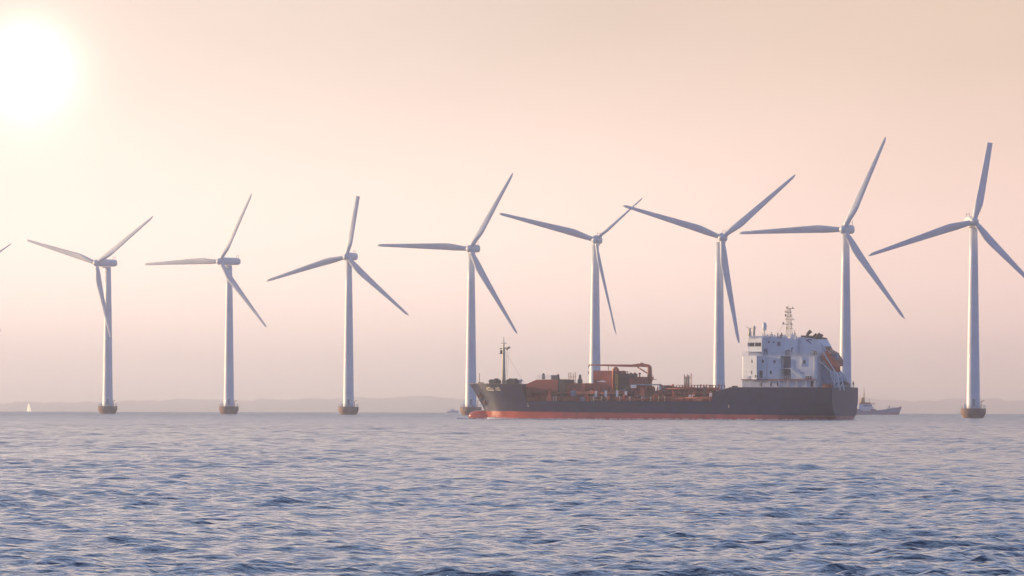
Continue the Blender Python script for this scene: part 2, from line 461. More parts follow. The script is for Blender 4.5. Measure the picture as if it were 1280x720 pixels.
def turbine(hub, tower_px, yaw, tips, label, d=None, style=None):
    """hub, tips: photo pixels; yaw: degrees the rotor is turned to the photo's left"""
    hx, hy = hub
    if d is None:
        d = 4500.0
        for _ in range(6):
            e = P(hx, hy, d).z
            ratio = (P(hx, hy, 1000.0).z - EYE_H) / 1000.0
            d = (64 - EYE_H - drop(d)) / ratio
    H = P(hx, hy, d)
    base = P(tower_px, 515, d)
    z0 = -drop(d)
    root = empty('wind_turbine', (base.x, d, z0))
    tag(root, label, 'wind turbine', 'white wind turbines standing in a row in the sea')
    hub_z = H.z - z0
    # foundation: concrete drum with an ice cone, its deck and fittings
    mb = MB()
    mb.lathe([(2.6, -3.0), (3.05, -0.6), (3.35, 0.35), (4.0, 1.35), (4.15, 1.9), (4.15, 3.05), (4.05, 3.25)], 40)
    fo = mb.build('foundation', MT['concrete'], root)
    mb = MB()
    for k in range(14):
        a = 2 * math.pi * k / 14
        mb.beam((3.9 * math.cos(a), 3.9 * math.sin(a), 3.2), (3.9 * math.cos(a), 3.9 * math.sin(a), 4.25), 0.10)
        a2 = 2 * math.pi * (k + 1) / 14
        for zz in (3.75, 4.25):
            mb.beam((3.9 * math.cos(a), 3.9 * math.sin(a), zz), (3.9 * math.cos(a2), 3.9 * math.sin(a2), zz), 0.07)
    mb.build('railing', MT['steel'], fo)
    mb = MB(); mb.box(-3.1, -2.3, -2.6, -1.9, 3.25, 4.6); mb.build('equipment_cabinet', MT['white'], fo)
    mb = MB(); mb.beam((2.5, -2.6, 3.25), (2.5, -2.6, 5.6), 0.22); mb.beam((2.5, -2.6, 5.5), (3.4, -3.6, 5.8), 0.18)
    mb.build('davit', MT['housered'], fo)
    # tower
    tz = hub_z - 1.55
    mb = MB(); mb.lathe([(2.25, 3.2), (2.22, 3.6), (2.0, 18), (1.72, 36), (1.45, 52), (1.25, tz)], 40)
    to = mb.build('tower', MT['turbine'], root)
    for zz in (22.0, 43.0):
        mb = MB()
        rr_ = np.interp(zz, [18, 36, 52], [2.0, 1.72, 1.45])
        mb.lathe([(rr_ + .012, zz - .12), (rr_ + .035, zz), (rr_ + .012, zz + .12)], 40, cap=False)
        mb.build('flange_ring', MT['turbine'], to)
    mb = MB(); mb.box(-0.45, 0.45, -2.30, -2.12, 4.0, 6.2); mb.build('tower_door', MT['steel'], to)
    # rotor axis: n points from the nacelle through the hub to the wind
    y = rad(yaw); n = Vector((-math.sin(y), -math.cos(y), 0))
    Hl = Vector((H.x - base.x, -0.0, hub_z))
    # hub stands in front of the tower along the axis
    over = (Hl.x / n.x) if abs(n.x) > 0.25 else 3.6
    over = max(3.2, min(6.5, over))
    Hl = Vector((H.x - base.x, n.y * over, hub_z))
    Hw = root.location + Hl
    side = Vector((0, 0, 1)).cross(n)          # right-hand direction in the rotor plane
    rot = Matrix((side, n, Vector((0, 0, 1)))).transposed().to_4x4()     # local y = wind direction
    back = over + 8.5 if yaw > 20 else over + 7.0
    mb = MB()
    prof = [(-1.3, 1.15), (-1.8, 1.5), (-4.0, 1.62), (-back + 1.2, 1.5), (-back, 1.25)]
    ring = 20; vs = []; fs = []
    for q, s_ in prof:
        for j in range(ring):
            a = 2 * math.pi * j / ring
            ex = 0.6
            cx = math.copysign(abs(math.cos(a)) ** ex, math.cos(a)); cz = math.copysign(abs(math.sin(a)) ** ex, math.sin(a))
            vs.append((s_ * 0.95 * cx, q, s_ * cz + 0.15))
    for i in range(len(prof) - 1):
        for j in range(ring):
            a, b = i * ring + j, i * ring + (j + 1) % ring
            fs.append((a, b, b + ring, a + ring))
    mb.add(vs, fs, 0, True); mb.add(vs[:ring], [tuple(range(ring))]); mb.add(vs[-ring:], [tuple(range(ring - 1, -1, -1))])
    na = mb.build('nacelle', MT['turbine'], root)
    na.matrix_local = Matrix.Translation(Hl) @ rot
    mb = MB()
    for sx in (-0.5, 0.5): mb.beam((sx, -back + 0.8, 1.3), (sx, -back + 0.5, 3.0), 0.12)
    mb.beam((-0.5, -back + 0.6, 2.5), (0.5, -back + 0.6, 2.5), 0.1)
    mb.build('wind_sensor', MT['steel'], na)
    mb = MB(); mb.lathe([(1.22, -0.9), (1.3, -0.45)], 24, (0, -over, -1.1), cap=True); mb.build('yaw_collar', MT['turbine'], na)
    # rotor: hub with its blades
    mb = MB()
    ring = 20; vs = []; fs = []
    prof = [(-1.35, 1.25), (-0.9, 1.45), (0.3, 1.5), (1.0, 1.2), (1.5, 0.75), (1.75, 0.05)]
    for q, s_ in prof:
        for j in range(ring):
            a = 2 * math.pi * j / ring
            vs.append((s_ * math.cos(a), q, s_ * math.sin(a)))
    for i in range(len(prof) - 1):
        for j in range(ring):
            a, b = i * ring + j, i * ring + (j + 1) % ring
            fs.append((a, b, b + ring, a + ring))
    mb.add(vs, fs, 0, True); mb.add(vs[:ring], [tuple(range(ring))]); mb.add(vs[-ring:], [tuple(range(ring))])
    ro = mb.build('rotor_hub', MT['turbine'], root)
    ro.matrix_local = Matrix.Translation(Hl) @ rot
    inv = (Matrix.Translation(Hw) @ rot).inverted()
    for k, (tx, ty) in enumerate(tips):
        v = P(tx, ty, d) - EYE
        t = n.dot(Hw - EYE) / n.dot(v)
        tip = inv @ (EYE + v * t)
        ln = math.hypot(tip.x, tip.z); a = math.atan2(tip.x, tip.z)
        st = dict(style[k]) if style else {}
        bl = blade_mesh(ln, **st).build('blade', MT['turbine'], ro)
        bl.matrix_local = Matrix.Rotation(a, 4, 'Y')
    return root

SQ = dict(square=True, chord_tip=1.75, chord_max=2.6)
TH = dict(thin=0.45)
NO = {}
turbine((-29, 334), -15, 12, [(14, 304), (0, 414), (-140, 318)], 'wind turbine mostly outside the left edge, only one blade tip showing', style=[TH, NO, NO])
turbine((121, 329), 134.5, 30, [(190, 270), (30, 300), (138, 424)], 'wind turbine faded by the sun glow, leftmost whole one, nacelle seen long from the side')
turbine((275, 327), 286, 30, [(313, 242), (177, 331), (332, 409)], 'second whole wind turbine from the left, nacelle with wind mast seen from the side')
turbine((433, 321), 435.5, 20, [(445.5, 245), (331, 352), (510, 394)], 'wind turbine left of the tanker with a short blunt blade pointing up', style=[SQ, NO, NO])
turbine((587, 311), 588.5, 17, [(640, 216), (469, 307), (646, 417)], "wind turbine whose foundation stands beside the tanker's bow")
turbine((744, 300), 743.5, 8, [(803, 247), (622, 267), (770, 418)], 'wind turbine behind the red deck crane of the tanker, with two thin edge-on blades', style=[TH, NO, dict(thin=0.5)])
turbine((902, 297), 898.5, 5, [(994, 218), (777, 257), (924, 429)], "wind turbine rising behind the tanker just forward of its white deckhouse")
turbine((1054, 287), 1056.5, 17, [(1106, 171), (921, 292), (1130, 398)], "wind turbine rising behind the stern and lifeboat of the tanker")
turbine((1217, 277), 1216.5, -9, [(1237, 178), (1086, 320), (1298, 361)], 'rightmost wind turbine, nearest and tallest, with a short blunt blade pointing up', style=[SQ, NO, NO])

# ------------------------------------------------------------------ tanker
TH_S = rad(25.0)
SH_ALPHA = math.pi - TH_S
BOW = Vector((-math.cos(TH_S), math.sin(TH_S), 0)); PORT = Vector((-math.sin(TH_S), -math.cos(TH_S), 0))
HB = 9.7
corner = P(1040, 526, 3375.0)
zS = -drop(3395.0)
ORG = Vector((corner.x, corner.y, zS)) - PORT * 9.2
ORG.z = zS
ship = empty('tanker_ship', ORG, SH_ALPHA)
tag(ship, 'dark blue chemical tanker with red waterline band, red deck gear and white deckhouse aft', 'tanker')
def SL(px, py, yl):
    """ship-local point on the plane y = yl seen at the photo pixel"""
    v = (FW + RT * ((px - 640) / F) + UP * ((360 - py) / F))
    t = (ORG + PORT * yl - EYE).dot(PORT) / v.dot(PORT)
    w = EYE + v * t - ORG
    return Vector((w.dot(BOW), yl, w.z))
def sx(px, yl=0.0, py=500): return SL(px, py, yl).x
def sz(py, px, yl=0.0): return SL(px, py, yl).z

XT = sx(586.5, 0, 479.5)             # stem head
XW = sx(606.5, 0, 513)               # stem at the top of the red band
Z_BOOT = 2.25
Z_MAIN = sz(501.5, 760, 9); Z_POOP = sz(484.5, 950, 9); Z_FC = sz(479.5, 610, 5)
XP0 = sx(913, 9, 485); XP1 = sx(893, 9, 489); XP2 = sx(890, 9, 495)
XF = sx(657, 8, 480)
def ztop(x):
    if x <= XP0: return Z_POOP
    if x <= XP1: return Z_POOP + (x - XP0) / (XP1 - XP0) * (-1.3)
    if x <= XP2: return Z_POOP - 1.3 + (x - XP1) / (XP2 - XP1) * (Z_MAIN - Z_POOP + 1.3)
    if x < XF - 0.6: return Z_MAIN
    if x < XF: return Z_MAIN + (x - XF + 0.6) / 0.6 * (Z_FC - 0.2 - Z_MAIN)
    return Z_FC - 0.2 + 0.2 * (x - XF) / (XT - XF)
def stem_x(z):
    if z <= Z_BOOT: return XW - (Z_BOOT - z) * 0.5
    return XW + (XT - XW) * ((z - Z_BOOT) / (Z_FC - Z_BOOT)) ** 1.08
def hx(t, z):
    """station t to length: only the bow follows the rake of the stem"""
    lm = stem_x(Z_MAIN); return t * lm + (stem_x(z) - lm) * max(0.0, t) ** 7
def tt(x, z):
    a, b = 0.0, 1.02
    if x <= 0: return x / stem_x(Z_MAIN)
    for _ in range(30):
        m = (a + b) / 2
        if hx(m, z) < x: a = m
        else: b = m
    return a
def hb(t, z):
    """half breadth; t 0 at the stern, 1 at the stem"""
    zz = max(0.0, min(1.0, z / Z_FC)); t = max(0.0, min(1.0, t))
    if t > 0.70:
        u = min(1.0, (t - 0.70) / 0.30)
        deck = HB * (1 - u ** 3.2) ** 0.72
        wl = HB * (1 - u ** 1.7) ** 0.62
        f = zz ** 1.3
        return max(0.02, wl + (deck - wl) * f)
    if t < 0.16:
        u = 1 - t / 0.16
        deck = HB - 0.5 * u ** 2
        wl = HB - 4.2 * u ** 1.6
        f = min(1.0, max(0.0, z / 5.0)) ** 0.6
        return wl + (deck - wl) * f
    return HB
def hull():
    ts = set(np.linspace(0, 1, 90).tolist())
    for x in (XP0, XP1, XP2, XF - .6, XF): ts.add(tt(x, 5.0)); ts.add(tt(x + .05, 5.0))
    for u in np.linspace(0.86, 1, 60): ts.add(float(u))
    ts = sorted(ts)
    rows = 15
    mb = MB()
    grids = []
    for sgn in (1, -1):
        vs = []
        for t in ts:
            xr = hx(t, Z_MAIN); zt = ztop(xr)
            zb = 1.2 + (Z_BOOT - 1.2) * min(1.0, t / 0.9)      # trimmed by the stern: the red band narrows aft
            zl = [-2.0, -1.0, 0.0, zb * .4, zb * .75, zb] + [zb + (zt - zb) * q / 9.0 for q in range(1, 10)]
            for z in zl:
                x = hx(t, max(z, 0))
                vs.append((x, sgn * hb(t, max(z, 0.0)), z))
        fa, fb = [], []
        for i in range(len(ts) - 1):
            for j in range(rows - 1):
                a = i * rows + j
                (fa if j < 5 else fb).append((a, a + 1, a + rows + 1, a + rows))
        o = len(mb.v); mb.add(vs, fa, 1, True)
        mb.f += [tuple(k + o for k in f) for f in fb]; mb.m += [0] * len(fb); mb.sm += [True] * len(fb)
        grids.append(vs)
    # transom
    tp = [grids[0][j] for j in range(rows)] + [grids[1][j] for j in range(rows - 1, -1, -1)]
    for j in range(rows - 1):
        mb.add([grids[0][j], grids[0][j + 1], grids[1][j + 1], grids[1][j]], [(0, 1, 2, 3)], 1 if j < 5 else 0)
    o = mb.build('hull', [MT['navy'], MT['boot']], ship)
    # deck plating inside the bulwarks
    mb = MB()
    def plate(x0, x1, z, n=24):
        vs = []
        for i in range(n + 1):
            x = x0 + (x1 - x0) * i / n
            t = tt(x, z)
            w = max(0.05, hb(min(t, 0.998), z) - 0.05)
            vs += [(x, w, z), (x, -w, z)]
        mb.add(vs, [(2 * i, 2 * i + 1, 2 * i + 3, 2 * i + 2) for i in range(n)])
    plate(0.03, XP2, Z_POOP - 1.0); plate(XP2, XF, Z_MAIN - 0.06); plate(XF, XT - 1.2, Z_FC - 1.0)
    mb.add([(XF - .3, 8.4, Z_MAIN - .06), (XF - .3, -8.4, Z_MAIN - .06), (XF - .3, -8.4, Z_FC - 1), (XF - .3, 8.4, Z_FC - 1)], [(0, 1, 2, 3)])
    mb.add([(XP2, 8.9, Z_MAIN - .06), (XP2, -8.9, Z_MAIN - .06), (XP2, -8.9, Z_POOP - 1), (XP2, 8.9, Z_POOP - 1)], [(0, 1, 2, 3)])
    mb.build('deck', MT['deckred'], ship)
    # rubbing strakes and the bulwark rail
    for x0, x1, sg in [(q0, q1, q2) for q0, q1 in ((0.1, XP0), (XF, XT - 0.3)) for q2 in (1, -1)]:
        k = 40; mb = MB()
        for i in range(k):
            a = x0 + (x1 - x0) * i / k; b_ = x0 + (x1 - x0) * (i + 1) / k
            za, zb = ztop(a), ztop(b_)
            if 1:
                mb.beam((a, sg * hb(tt(a, za), za), za + .03), (b_, sg * hb(tt(b_, zb), zb), zb + .03), .25, .14)
        mb.build('bulwark_rail', MT['dark'], ship)
    # bulb
    mb = MB(); pts = []; rr = []
    nose = sx(586, 0, 518)
    x_in = XW - 9
    prof = [(0, .25), (.25, .75), (.8, 1.15), (1.8, 1.45), (3.2, 1.62), (5.0, 1.7), (8, 1.7), (13, 1.5)]
    mb.tube([(nose - q, 0, 0.85) for q, r_ in prof], [r_ for q, r_ in prof], 20)
    mb.build('bulbous_bow', MT['boot'], ship)
hull()

# anchors, name, draught marks
def side_pt(px, py, off=0.03):
    """point on the port side shell near the bow, found by walking along the view ray"""
    v = (FW + RT * ((px - 640) / F) + UP * ((360 - py) / F))
    t0 = 3350.0 / v.y; best = None
    for i in range(1400):
        w = EYE + v * (t0 + i * 0.1) - ORG
        l = Vector((w.dot(BOW), w.dot(PORT), w.z))
        if abs(l.y) > HB + 1: continue
        t = tt(l.x, max(l.z, 0))
        if 0 <= t <= 1.0 and l.y <= hb(t, max(0, l.z)) + off: return l
    return l
a = side_pt(600.5, 492.5, 0.15)
mb = MB()
mb.beam(a + Vector((0, .15, 1.0)), a + Vector((0, .15, -0.9)), 0.3)
mb.tube([a + Vector((-.95, .2, .05)), a + Vector((-.7, .25, -.75)), a + Vector((0, .3, -1.0)), a + Vector((.7, .25, -.75)), a + Vector((.95, .2, .05))], [.1, .22, .3, .22, .1], 8)
mb.beam(a + Vector((-.6, .15, .95)), a + Vector((.6, .15, .95)), 0.22)
mb.build('anchor', MT['rust'], ship)
a = side_pt(607, 502.5, 0.1)
mb = MB(); mb.ball(a, .75, .5, .62); mb.build('anchor_pocket', MT['rust'], ship)
for px, py, h in ((660, 506, 2.0), (911, 508.5, 2.2)):
    mb = MB()
    for k in range(4):
        l = side_pt(px + (0.25 if k % 2 else -.1), py - 1.6 + k * 1.1, 0.02)
        mb.box(l.x - .14, l.x + .14, l.y, l.y + .04, l.z - .16, l.z + .16)
    mb.build('draught_mark', LETTER, ship)
# ship's name in stroke letters on the bow
GLY = {'V': [((0, 1), (.5, 0)), ((.5, 0), (1, 1))], 'O': [((0, 0), (0, 1)), ((0, 1), (1, 1)), ((1, 1), (1, 0)), ((1, 0), (0, 0))],
       'U': [((0, 1), (0, 0)), ((0, 0), (1, 0)), ((1, 0), (1, 1))], 'L': [((0, 1), (0, 0)), ((0, 0), (1, 0))],
       'N': [((0, 0), (0, 1)), ((0, 1), (1, 0)), ((1, 0), (1, 1))], 'E': [((1, 0), (0, 0)), ((0, 0), (0, 1)), ((0, 1), (1, 1)), ((0, .5), (.8, .5))]}
mb = MB()
lx = 608.6
for ch in 'VOUL NEL':
    if ch == ' ': lx += 1.6; continue
    for (u0, v0), (u1, v1) in GLY[ch]:
        p0 = side_pt(lx + u0 * 1.7, 487.7 - v0 * 3.3, 0.10); p1 = side_pt(lx + u1 * 1.7, 487.7 - v1 * 3.3, 0.10)
        mb.beam(p0, p1, .36, .3)
    lx += 2.35
mb.build('ship_name', LETTER, ship)

# --- forecastle gear
def part(mb, name, mat, parent=None): return mb.build(name, MT[mat] if isinstance(mat, str) else mat, parent or ship)
FCD = Z_FC - 1.0
fx = sx(629.5)
mb = MB(); zt = sz(421.5, 629.5)
mb.tube([(fx, 0, FCD), (fx, 0, sz(443, 629)), (fx, 0, sz(428, 629)), (fx, 0, zt)], [.5, .44, .2, .08], 12)
fm = part(mb, 'foremast', 'cream')
mb = MB(); zc = sz(436, 629)
mb.beam((fx + 1.2, 0, zc), (fx - 2.2, .3, zc + .35), .28, .3); mb.beam((fx + .9, 0, sz(429, 629)), (fx - .9, 0, sz(429, 629)), .16)
mb.beam((fx - .9, .2, zc - .2), (fx - 2.0, .3, zc + .5), .3, .5)
part(mb, 'crosstree', 'dark', fm)
mb = MB(); zc = sz(442, 629)
mb.box(fx - .1, fx + 1.4, -.6, .6, zc - .1, zc); mb.box(fx + .35, fx + 1.0, -.3, .3, zc, zc + 1.0)
part(mb, 'mast_platform', 'dark', fm)
mb = MB(); mb.tube([(fx - .6, .1, FCD + 1), (fx - 1.2, .2, sz(437, 629))], .05, 6); mb.tube([(fx - 1.0, .1, FCD + 1), (fx - 1.9, .2, sz(437, 629))], .035, 6)
mb.tube([(fx - .2, 0, sz(438, 629)), (sx(655), 0, FCD + 1.3)], .03, 5)
part(mb, 'mast_stay', 'steel', fm)
jx = sx(599.2)
mb = MB(); mb.tube([(jx, 0, FCD), (jx, 0, sz(466, 599))], [.12, .07], 8); part(mb, 'jackstaff', 'pipe')
def windlass(px0, px1, y):
    x0, x1 = sx(px1), sx(px0)
    mb = MB(); zb = FCD
    mb.box(x0, x1, y - 1, y + 1, zb, zb + 1.2)
    mb.tube([(x0 + .6, y - 1.7, zb + 1.5), (x0 + .6, y + 1.7, zb + 1.5)], .75, 14)
    mb.tube([(x1 - .6, y - 1.4, zb + 1.6), (x1 - .6, y + 1.4, zb + 1.6)], .6, 14)
    mb.box(x0 + .1, x0 + 1.0, y - .4, y + .4, zb + 1.2, zb + 2.5)
    part(mb, 'windlass', 'dark')
windlass(617, 626.5, 2.0); windlass(631, 637, -2.0); windlass(641, 649, 1.5)
for px, pw in ((640, 2.3), (645.5, 2.3)):
    x = sx(px); mb = MB(); mb.lathe([(.22, 0), (.22, 1.6), (.5, 1.75), (.55, 2.0), (.1, 2.35)], 12, (x, -3, FCD)); part(mb, 'vent_cowl', 'white')
for px in (604, 611, 653):
    x = sx(px); mb = MB()
    for k in (0, .7): mb.lathe([(.22, 0), (.22, 1.15), (.3, 1.2), (.3, 1.35)], 10, (x + k, 4 if px > 606 else 1.5, FCD))
    part(mb, 'bollard', 'dark')

# --- main deck: trunk, deck houses, crane, pipes
ZD = Z_MAIN - 0.06
def house(name, px0, px1, pyt, y0, y1, mat, z0=None, parent=None, pyb=None):
    x0, x1 = sx(px1, y1, 490), sx(px0, y1, 490)
    zt = sz(pyt, (px0 + px1) / 2, y1); zb = z0 if z0 is not None else (sz(pyb, (px0 + px1) / 2, y1) if pyb else ZD)
    mb = MB(); mb.box(x0, x1, y0, y1, zb, zt)
    return part(mb, name, mat, parent)
# raised trunk deck that carries everything
mb = MB(); mb.box(XP2 + 0.5, XF - 0.7, -5.5, 5.5, ZD, ZD + 1.5); part(mb, 'trunk_deck', 'deckred')
ZT = ZD + 1.5
# fore house (red, hipped top)
x0, x1 = sx(697, 4), sx(656.5, 4)
zt = sz(474, 676, 4); zm = sz(478, 676, 4); ze = sz(486, 676, 4)
mb = MB()
mb.prism([(x0, ZT), (x0, zt), (x1 - 3.5, zt - .15), (x1 - .6, zm - .4), (x1 - .2, ze), (x1 - 1.4, ze), (x1 - 2.2, ZT)], -4.2, 4.0)
fh = part(mb, 'fore_deckhouse', 'housered')
mb = MB(); zr = zt + 1.1
for k in range(11):
    x = x0 + .3 + (x1 - 4 - x0) * k / 10
    mb.beam((x, 3.8, zt), (x, 3.8, zr), .07)
for z in (zr, zr - .5): mb.beam((x0 + .3, 3.8, z), (x1 - 3.7, 3.8, z), .06)
part(mb, 'roof_railing', 'white', fh)
mb = MB(); mb.box(x0 + .5, x0 + 2.2, 2, 3.6, zt, zt + 1.2); part(mb, 'roof_vent', 'dark', fh); mb = MB(); mb.lathe([(.45, 0), (.4, 1.4), (.15, 1.7)], 10, (x1 - 5, 2.5, zt)); part(mb, 'roof_vent', 'dark', fh)
house('store_locker', 698, 707, 474.5, -2, 4.0, 'dark', ZT)
house('pump_cabinet', 708, 731, 479.0, -3, 3.5, 'pipe', ZT)
for px, pt in ((697.5, 467.5), (725, 468)):
    x = sx(px, 2); mb = MB(); z = sz(pt, px, 2)
    mb.lathe([(.75, 0), (.7, (z - ZT) * .75), (.4, (z - ZT) * .8), (.38, (z - ZT) * .95), (.1, z - ZT)], 12, (x, 2, ZT)); part(mb, 'tank_vent', 'dark')
def pole_cluster(pxs, pt, name, mat, y=1.0, r=.1):
    mb = MB(); xs = []
    for px in pxs:
        x = sx(px, y); z = sz(pt + random.uniform(-1, 2), px, y); xs.append((x, z))
        mb.tube([(x, y, ZT), (x, y, z)], r, 7)
    zz = min(z for x, z in xs)
    for f in (.35, .6, .85):
        mb.beam((xs[0][0], y, ZT + (zz - ZT) * f), (xs[-1][0], y, ZT + (zz - ZT) * f), .12)
    return part(mb, name, mat)
pole_cluster([711, 713.5, 716.5, 719], 466, 'vent_mast', 'pipe')
pole_cluster([855.5, 859.2, 863.8], 467.5, 'vent_mast', 'pipe', 1.0, .13)
pole_cluster([857.5, 861], 470, 'vent_mast', 'dark', -1.0, .2)
# red A frame and white hose posts at the ship's side
xa = sx(687, 8); mb = MB(); za = sz(485, 687, 8)
mb.add([(xa - .95, 7.6, ZD), (xa + .95, 7.6, ZD), (xa + .95, 8.6, ZD), (xa - .95, 8.6, ZD), (xa, 8.1, za)], [(0, 1, 4), (1, 2, 4), (2, 3, 4), (3, 0, 4), (0, 3, 2, 1)])
part(mb, 'fairlead_frame', 'housered')
# big red deckhouse with cowl vent and strips coloured as if sunlit
rh = house('red_deckhouse', 741.5, 769, 463.3, -4.5, 2.5, 'housered', ZT + 1.4)
mb = MB(); xA, xB = sx(768, 2.5), sx(742, 2.5)
mb.box(xA + .6, xB - .6, -4, 2.2, ZT, ZT + 1.4); part(mb, 'deckhouse_plinth', 'dark', rh)
mb = MB(); zc = sz(477, 755, 2.5); xm = sx(752.5, 2.5)
mb.box(xm - 1.4, xm + 1.4, 2.5, 2.54, zc - .12, zc + .12); mb.box(xm - .8, xm + .5, 2.5, 2.54, zc + .12, zc + .3); part(mb, 'nameplate', 'white', rh)
mb = MB(); xc = sx(767, 3); zt = sz(462.8, 767, 3); zq = sz(485, 767, 3)
xe = sx(772, 3)
mb.tube([(xc, 3, ZT), (xc, 3, zt - .3), (xc - .12, 3, zt + .2), (xc - .5, 3, zt + .55), ((xc + xe) / 2 - .1, 3, zt + .6), (xe + .1, 3, zt + .2), (xe, 3, zt - .5)], .48, 12)
part(mb, 'cowl_pipe', 'housered', rh)
mb = MB(); x = sx(769.8, 3.2)
mb.box(x - .22, x + .12, 2.9, 3.2, ZT + 1, sz(467, 770, 3)); mb.box(x - .62, x - .4, 2.9, 3.2, ZT + 1.4, sz(468, 770, 3)); part(mb, 'painted_sunlit_strip', 'yellow', rh)
house('machinery_house', 773, 786, 466.8, -4, 2.0, 'dark', ZT)
mh = house('cargo_house', 786, 803.5, 471, -4, 2.0, 'pipe', ZT)
mb = MB()
for px, pt, r in ((776, 466, .18), (779, 464, .2), (782, 465, .25), (784.5, 464.5, .16), (788.5, 466.5, .22), (793.5, 466.3, .2), (799.5, 467, .3)):
    x = sx(px, 0); z = sz(pt, px, 0); zb = sz(467.5 if px < 786 else 472, px, 0) - .5
    mb.tube([(x, 0, zb), (x, 0, z)], r * .7, 8); mb.ball((x, 0, z), r * 1.4, r * 1.4, r, n=8, k=5)
part(mb, 'roof_ventilator', 'pipe', mh)
# walkway with a pale canopy roof
x0, x1 = sx(823, 5), sx(788, 5); z1 = sz(480, 805, 5)
mb = MB(); mb.box(x0, x1, 2.5, 5, z1 - .35, z1)
cw = part(mb, 'canopy_roof', 'bluegrey')
mb = MB()
for k in range(8):
    x = x0 + .3 + (x1 - x0 - .6) * k / 7; mb.beam((x, 4.8, ZT), (x, 4.8, z1 - .35), .14)
part(mb, 'canopy_post', 'pipe', cw)
mb = MB(); xb = sx(791, 5.02); mb.box(xb - 1.0, xb + .7, 4.6, 5.02, z1 - 1.15, z1 - .36); part(mb, 'sign_board', 'white', cw)
# deck crane
cx = sx(812, 0); zj = sz(457.5, 812)
mb = MB(); mb.tube([(cx, 0, ZT), (cx, 0, zj - 1.2), (cx + .05, 0, zj - .1)], [.72, .66, .6], 14)
cr = part(mb, 'deck_crane', 'pipe')
mb = MB(); xt = sx(736.5, 0); za = sz(456, 737)
zk = sz(457, 808)
mb.prism([(cx - .5, zk - .55), (cx + .2, zk + .3), (sx(803), zk + .65), (sx(790), sz(455.6, 790)), (xt, za + .12), (xt, za - .22), (sx(790), sz(458.8, 790)), (sx(803), zk - .35)], -.45, .45)
jib = part(mb, 'jib', 'pipe', cr)
mb = MB(); mb.tube([(sx(797), 0, sz(459, 797)), (sx(809), 0, sz(466.5, 809))], .2, 8); part(mb, 'luffing_cylinder', 'pipe', cr)
mb = MB(); mb.box(sx(803.5), sx(801), -.4, .4, zk + .5, sz(453.5, 802)); part(mb, 'crane_winch', 'dark', cr)
mb = MB(); mb.tube([(xt + .15, 0, za), (xt + .15, 0, sz(466, 737))], .04, 6); mb.ball((xt + .15, 0, sz(466, 737)), .2, .2, .4, n=8, k=5); mb.tube([(sx(760.5), 0, sz(458, 760)), (sx(760.5), 0, sz(463, 760))], .1, 6); mb.ball((xt + .15, 0, za - .5), .22, .22, .3, n=8, k=5)
part(mb, 'cargo_hook', 'dark', cr)
mb = MB(); x0c, x1c = sx(818.5), sx(806)
mb.box(x0c, x1c, -1.3, 1.3, sz(474.6, 812), sz(474.0, 812))
for x in (x0c, x1c): mb.beam((x, 1.2, sz(474, 812)), (x, 1.2, sz(469.5, 812)), .1)
mb.beam((x0c, 1.2, sz(469.5, 812)), (x0c + 1.2, 1.2, sz(465, 812)), .1); mb.beam((x0c, 1.2, sz(474, 812)), (x0c + .8, 1.2, sz(480, 812)), .12)
mb.box(x0c, x0c + .5, .8, 1.4, sz(474, 812), sz(471, 812))
part(mb, 'crane_platform', 'pipe', cr)
# pipe rack aft of the crane
mb = MB()
x0, x1 = XP2 + .4, sx(822, 3)
for k, (y, z) in enumerate([(4.6, ZT + .7), (3.9, ZT + 1.0), (3.2, ZT + 1.3), (2.4, ZT + 1.9), (1.5, ZT + 2.3), (4.2, ZT + 2.2)]):
    mb.tube([(x0 + (k % 3) * 1.2, y, z), (x1 + 40 * (k < 3) - (k % 2) * 2, y, z)], .22, 8)
part(mb, 'cargo_pipe', 'pipe')
for k in range(26):
    x = x0 + 1 + k * 1.45 + random.uniform(-.3, .3)
    if x > x1 + 35: break
    h = random.uniform(1.2, 3.4); y = random.uniform(3.0, 5.2)
    mb = MB(); mb.beam((x, y, ZT), (x, y, ZT + h), .16); mb.beam((x, y - 1.5, ZT + h), (x, y, ZT + h), .16)
    part(mb, 'pipe_support', 'dark')
zrk = sz(481.5, 870, 2)
mb = MB()
for k in range(15):
    x = x0 + .6 + (sx(848, 2) - x0) * k / 14
    mb.beam((x, 2, ZT), (x, 2, zrk + random.uniform(-.3, .3)), .22 if k % 3 else .34)
    mb.beam((x, -2, ZT), (x, -2, zrk), .2)
for y in (2, -2):
    for z in (zrk, zrk - 1.3, zrk - 1.7): mb.beam((x0 + .5, y, z), (sx(845, 2), y, z), .16)
part(mb, 'catwalk_frame', 'pipe')
house('manifold_cabinet', 824, 836, 481.5, 0, 3.6, 'housered', ZT)
house('pump_house', 838, 856, 483.5, -3, 3.0, 'pipe', ZT)
house('pump_house', 870, 884, 485.5, -3, 3.0, 'deckred', ZT)
x = sx(841, 3.8); mb = MB(); mb.lathe([(.32, 0), (.32, sz(481, 841, 3.8) - ZT - .3), (.5, sz(481, 841, 3.8) - ZT - .2), (.2, sz(480, 841, 3.8) - ZT)], 10, (x, 3.8, ZT)); part(mb, 'fire_monitor', 'orange')
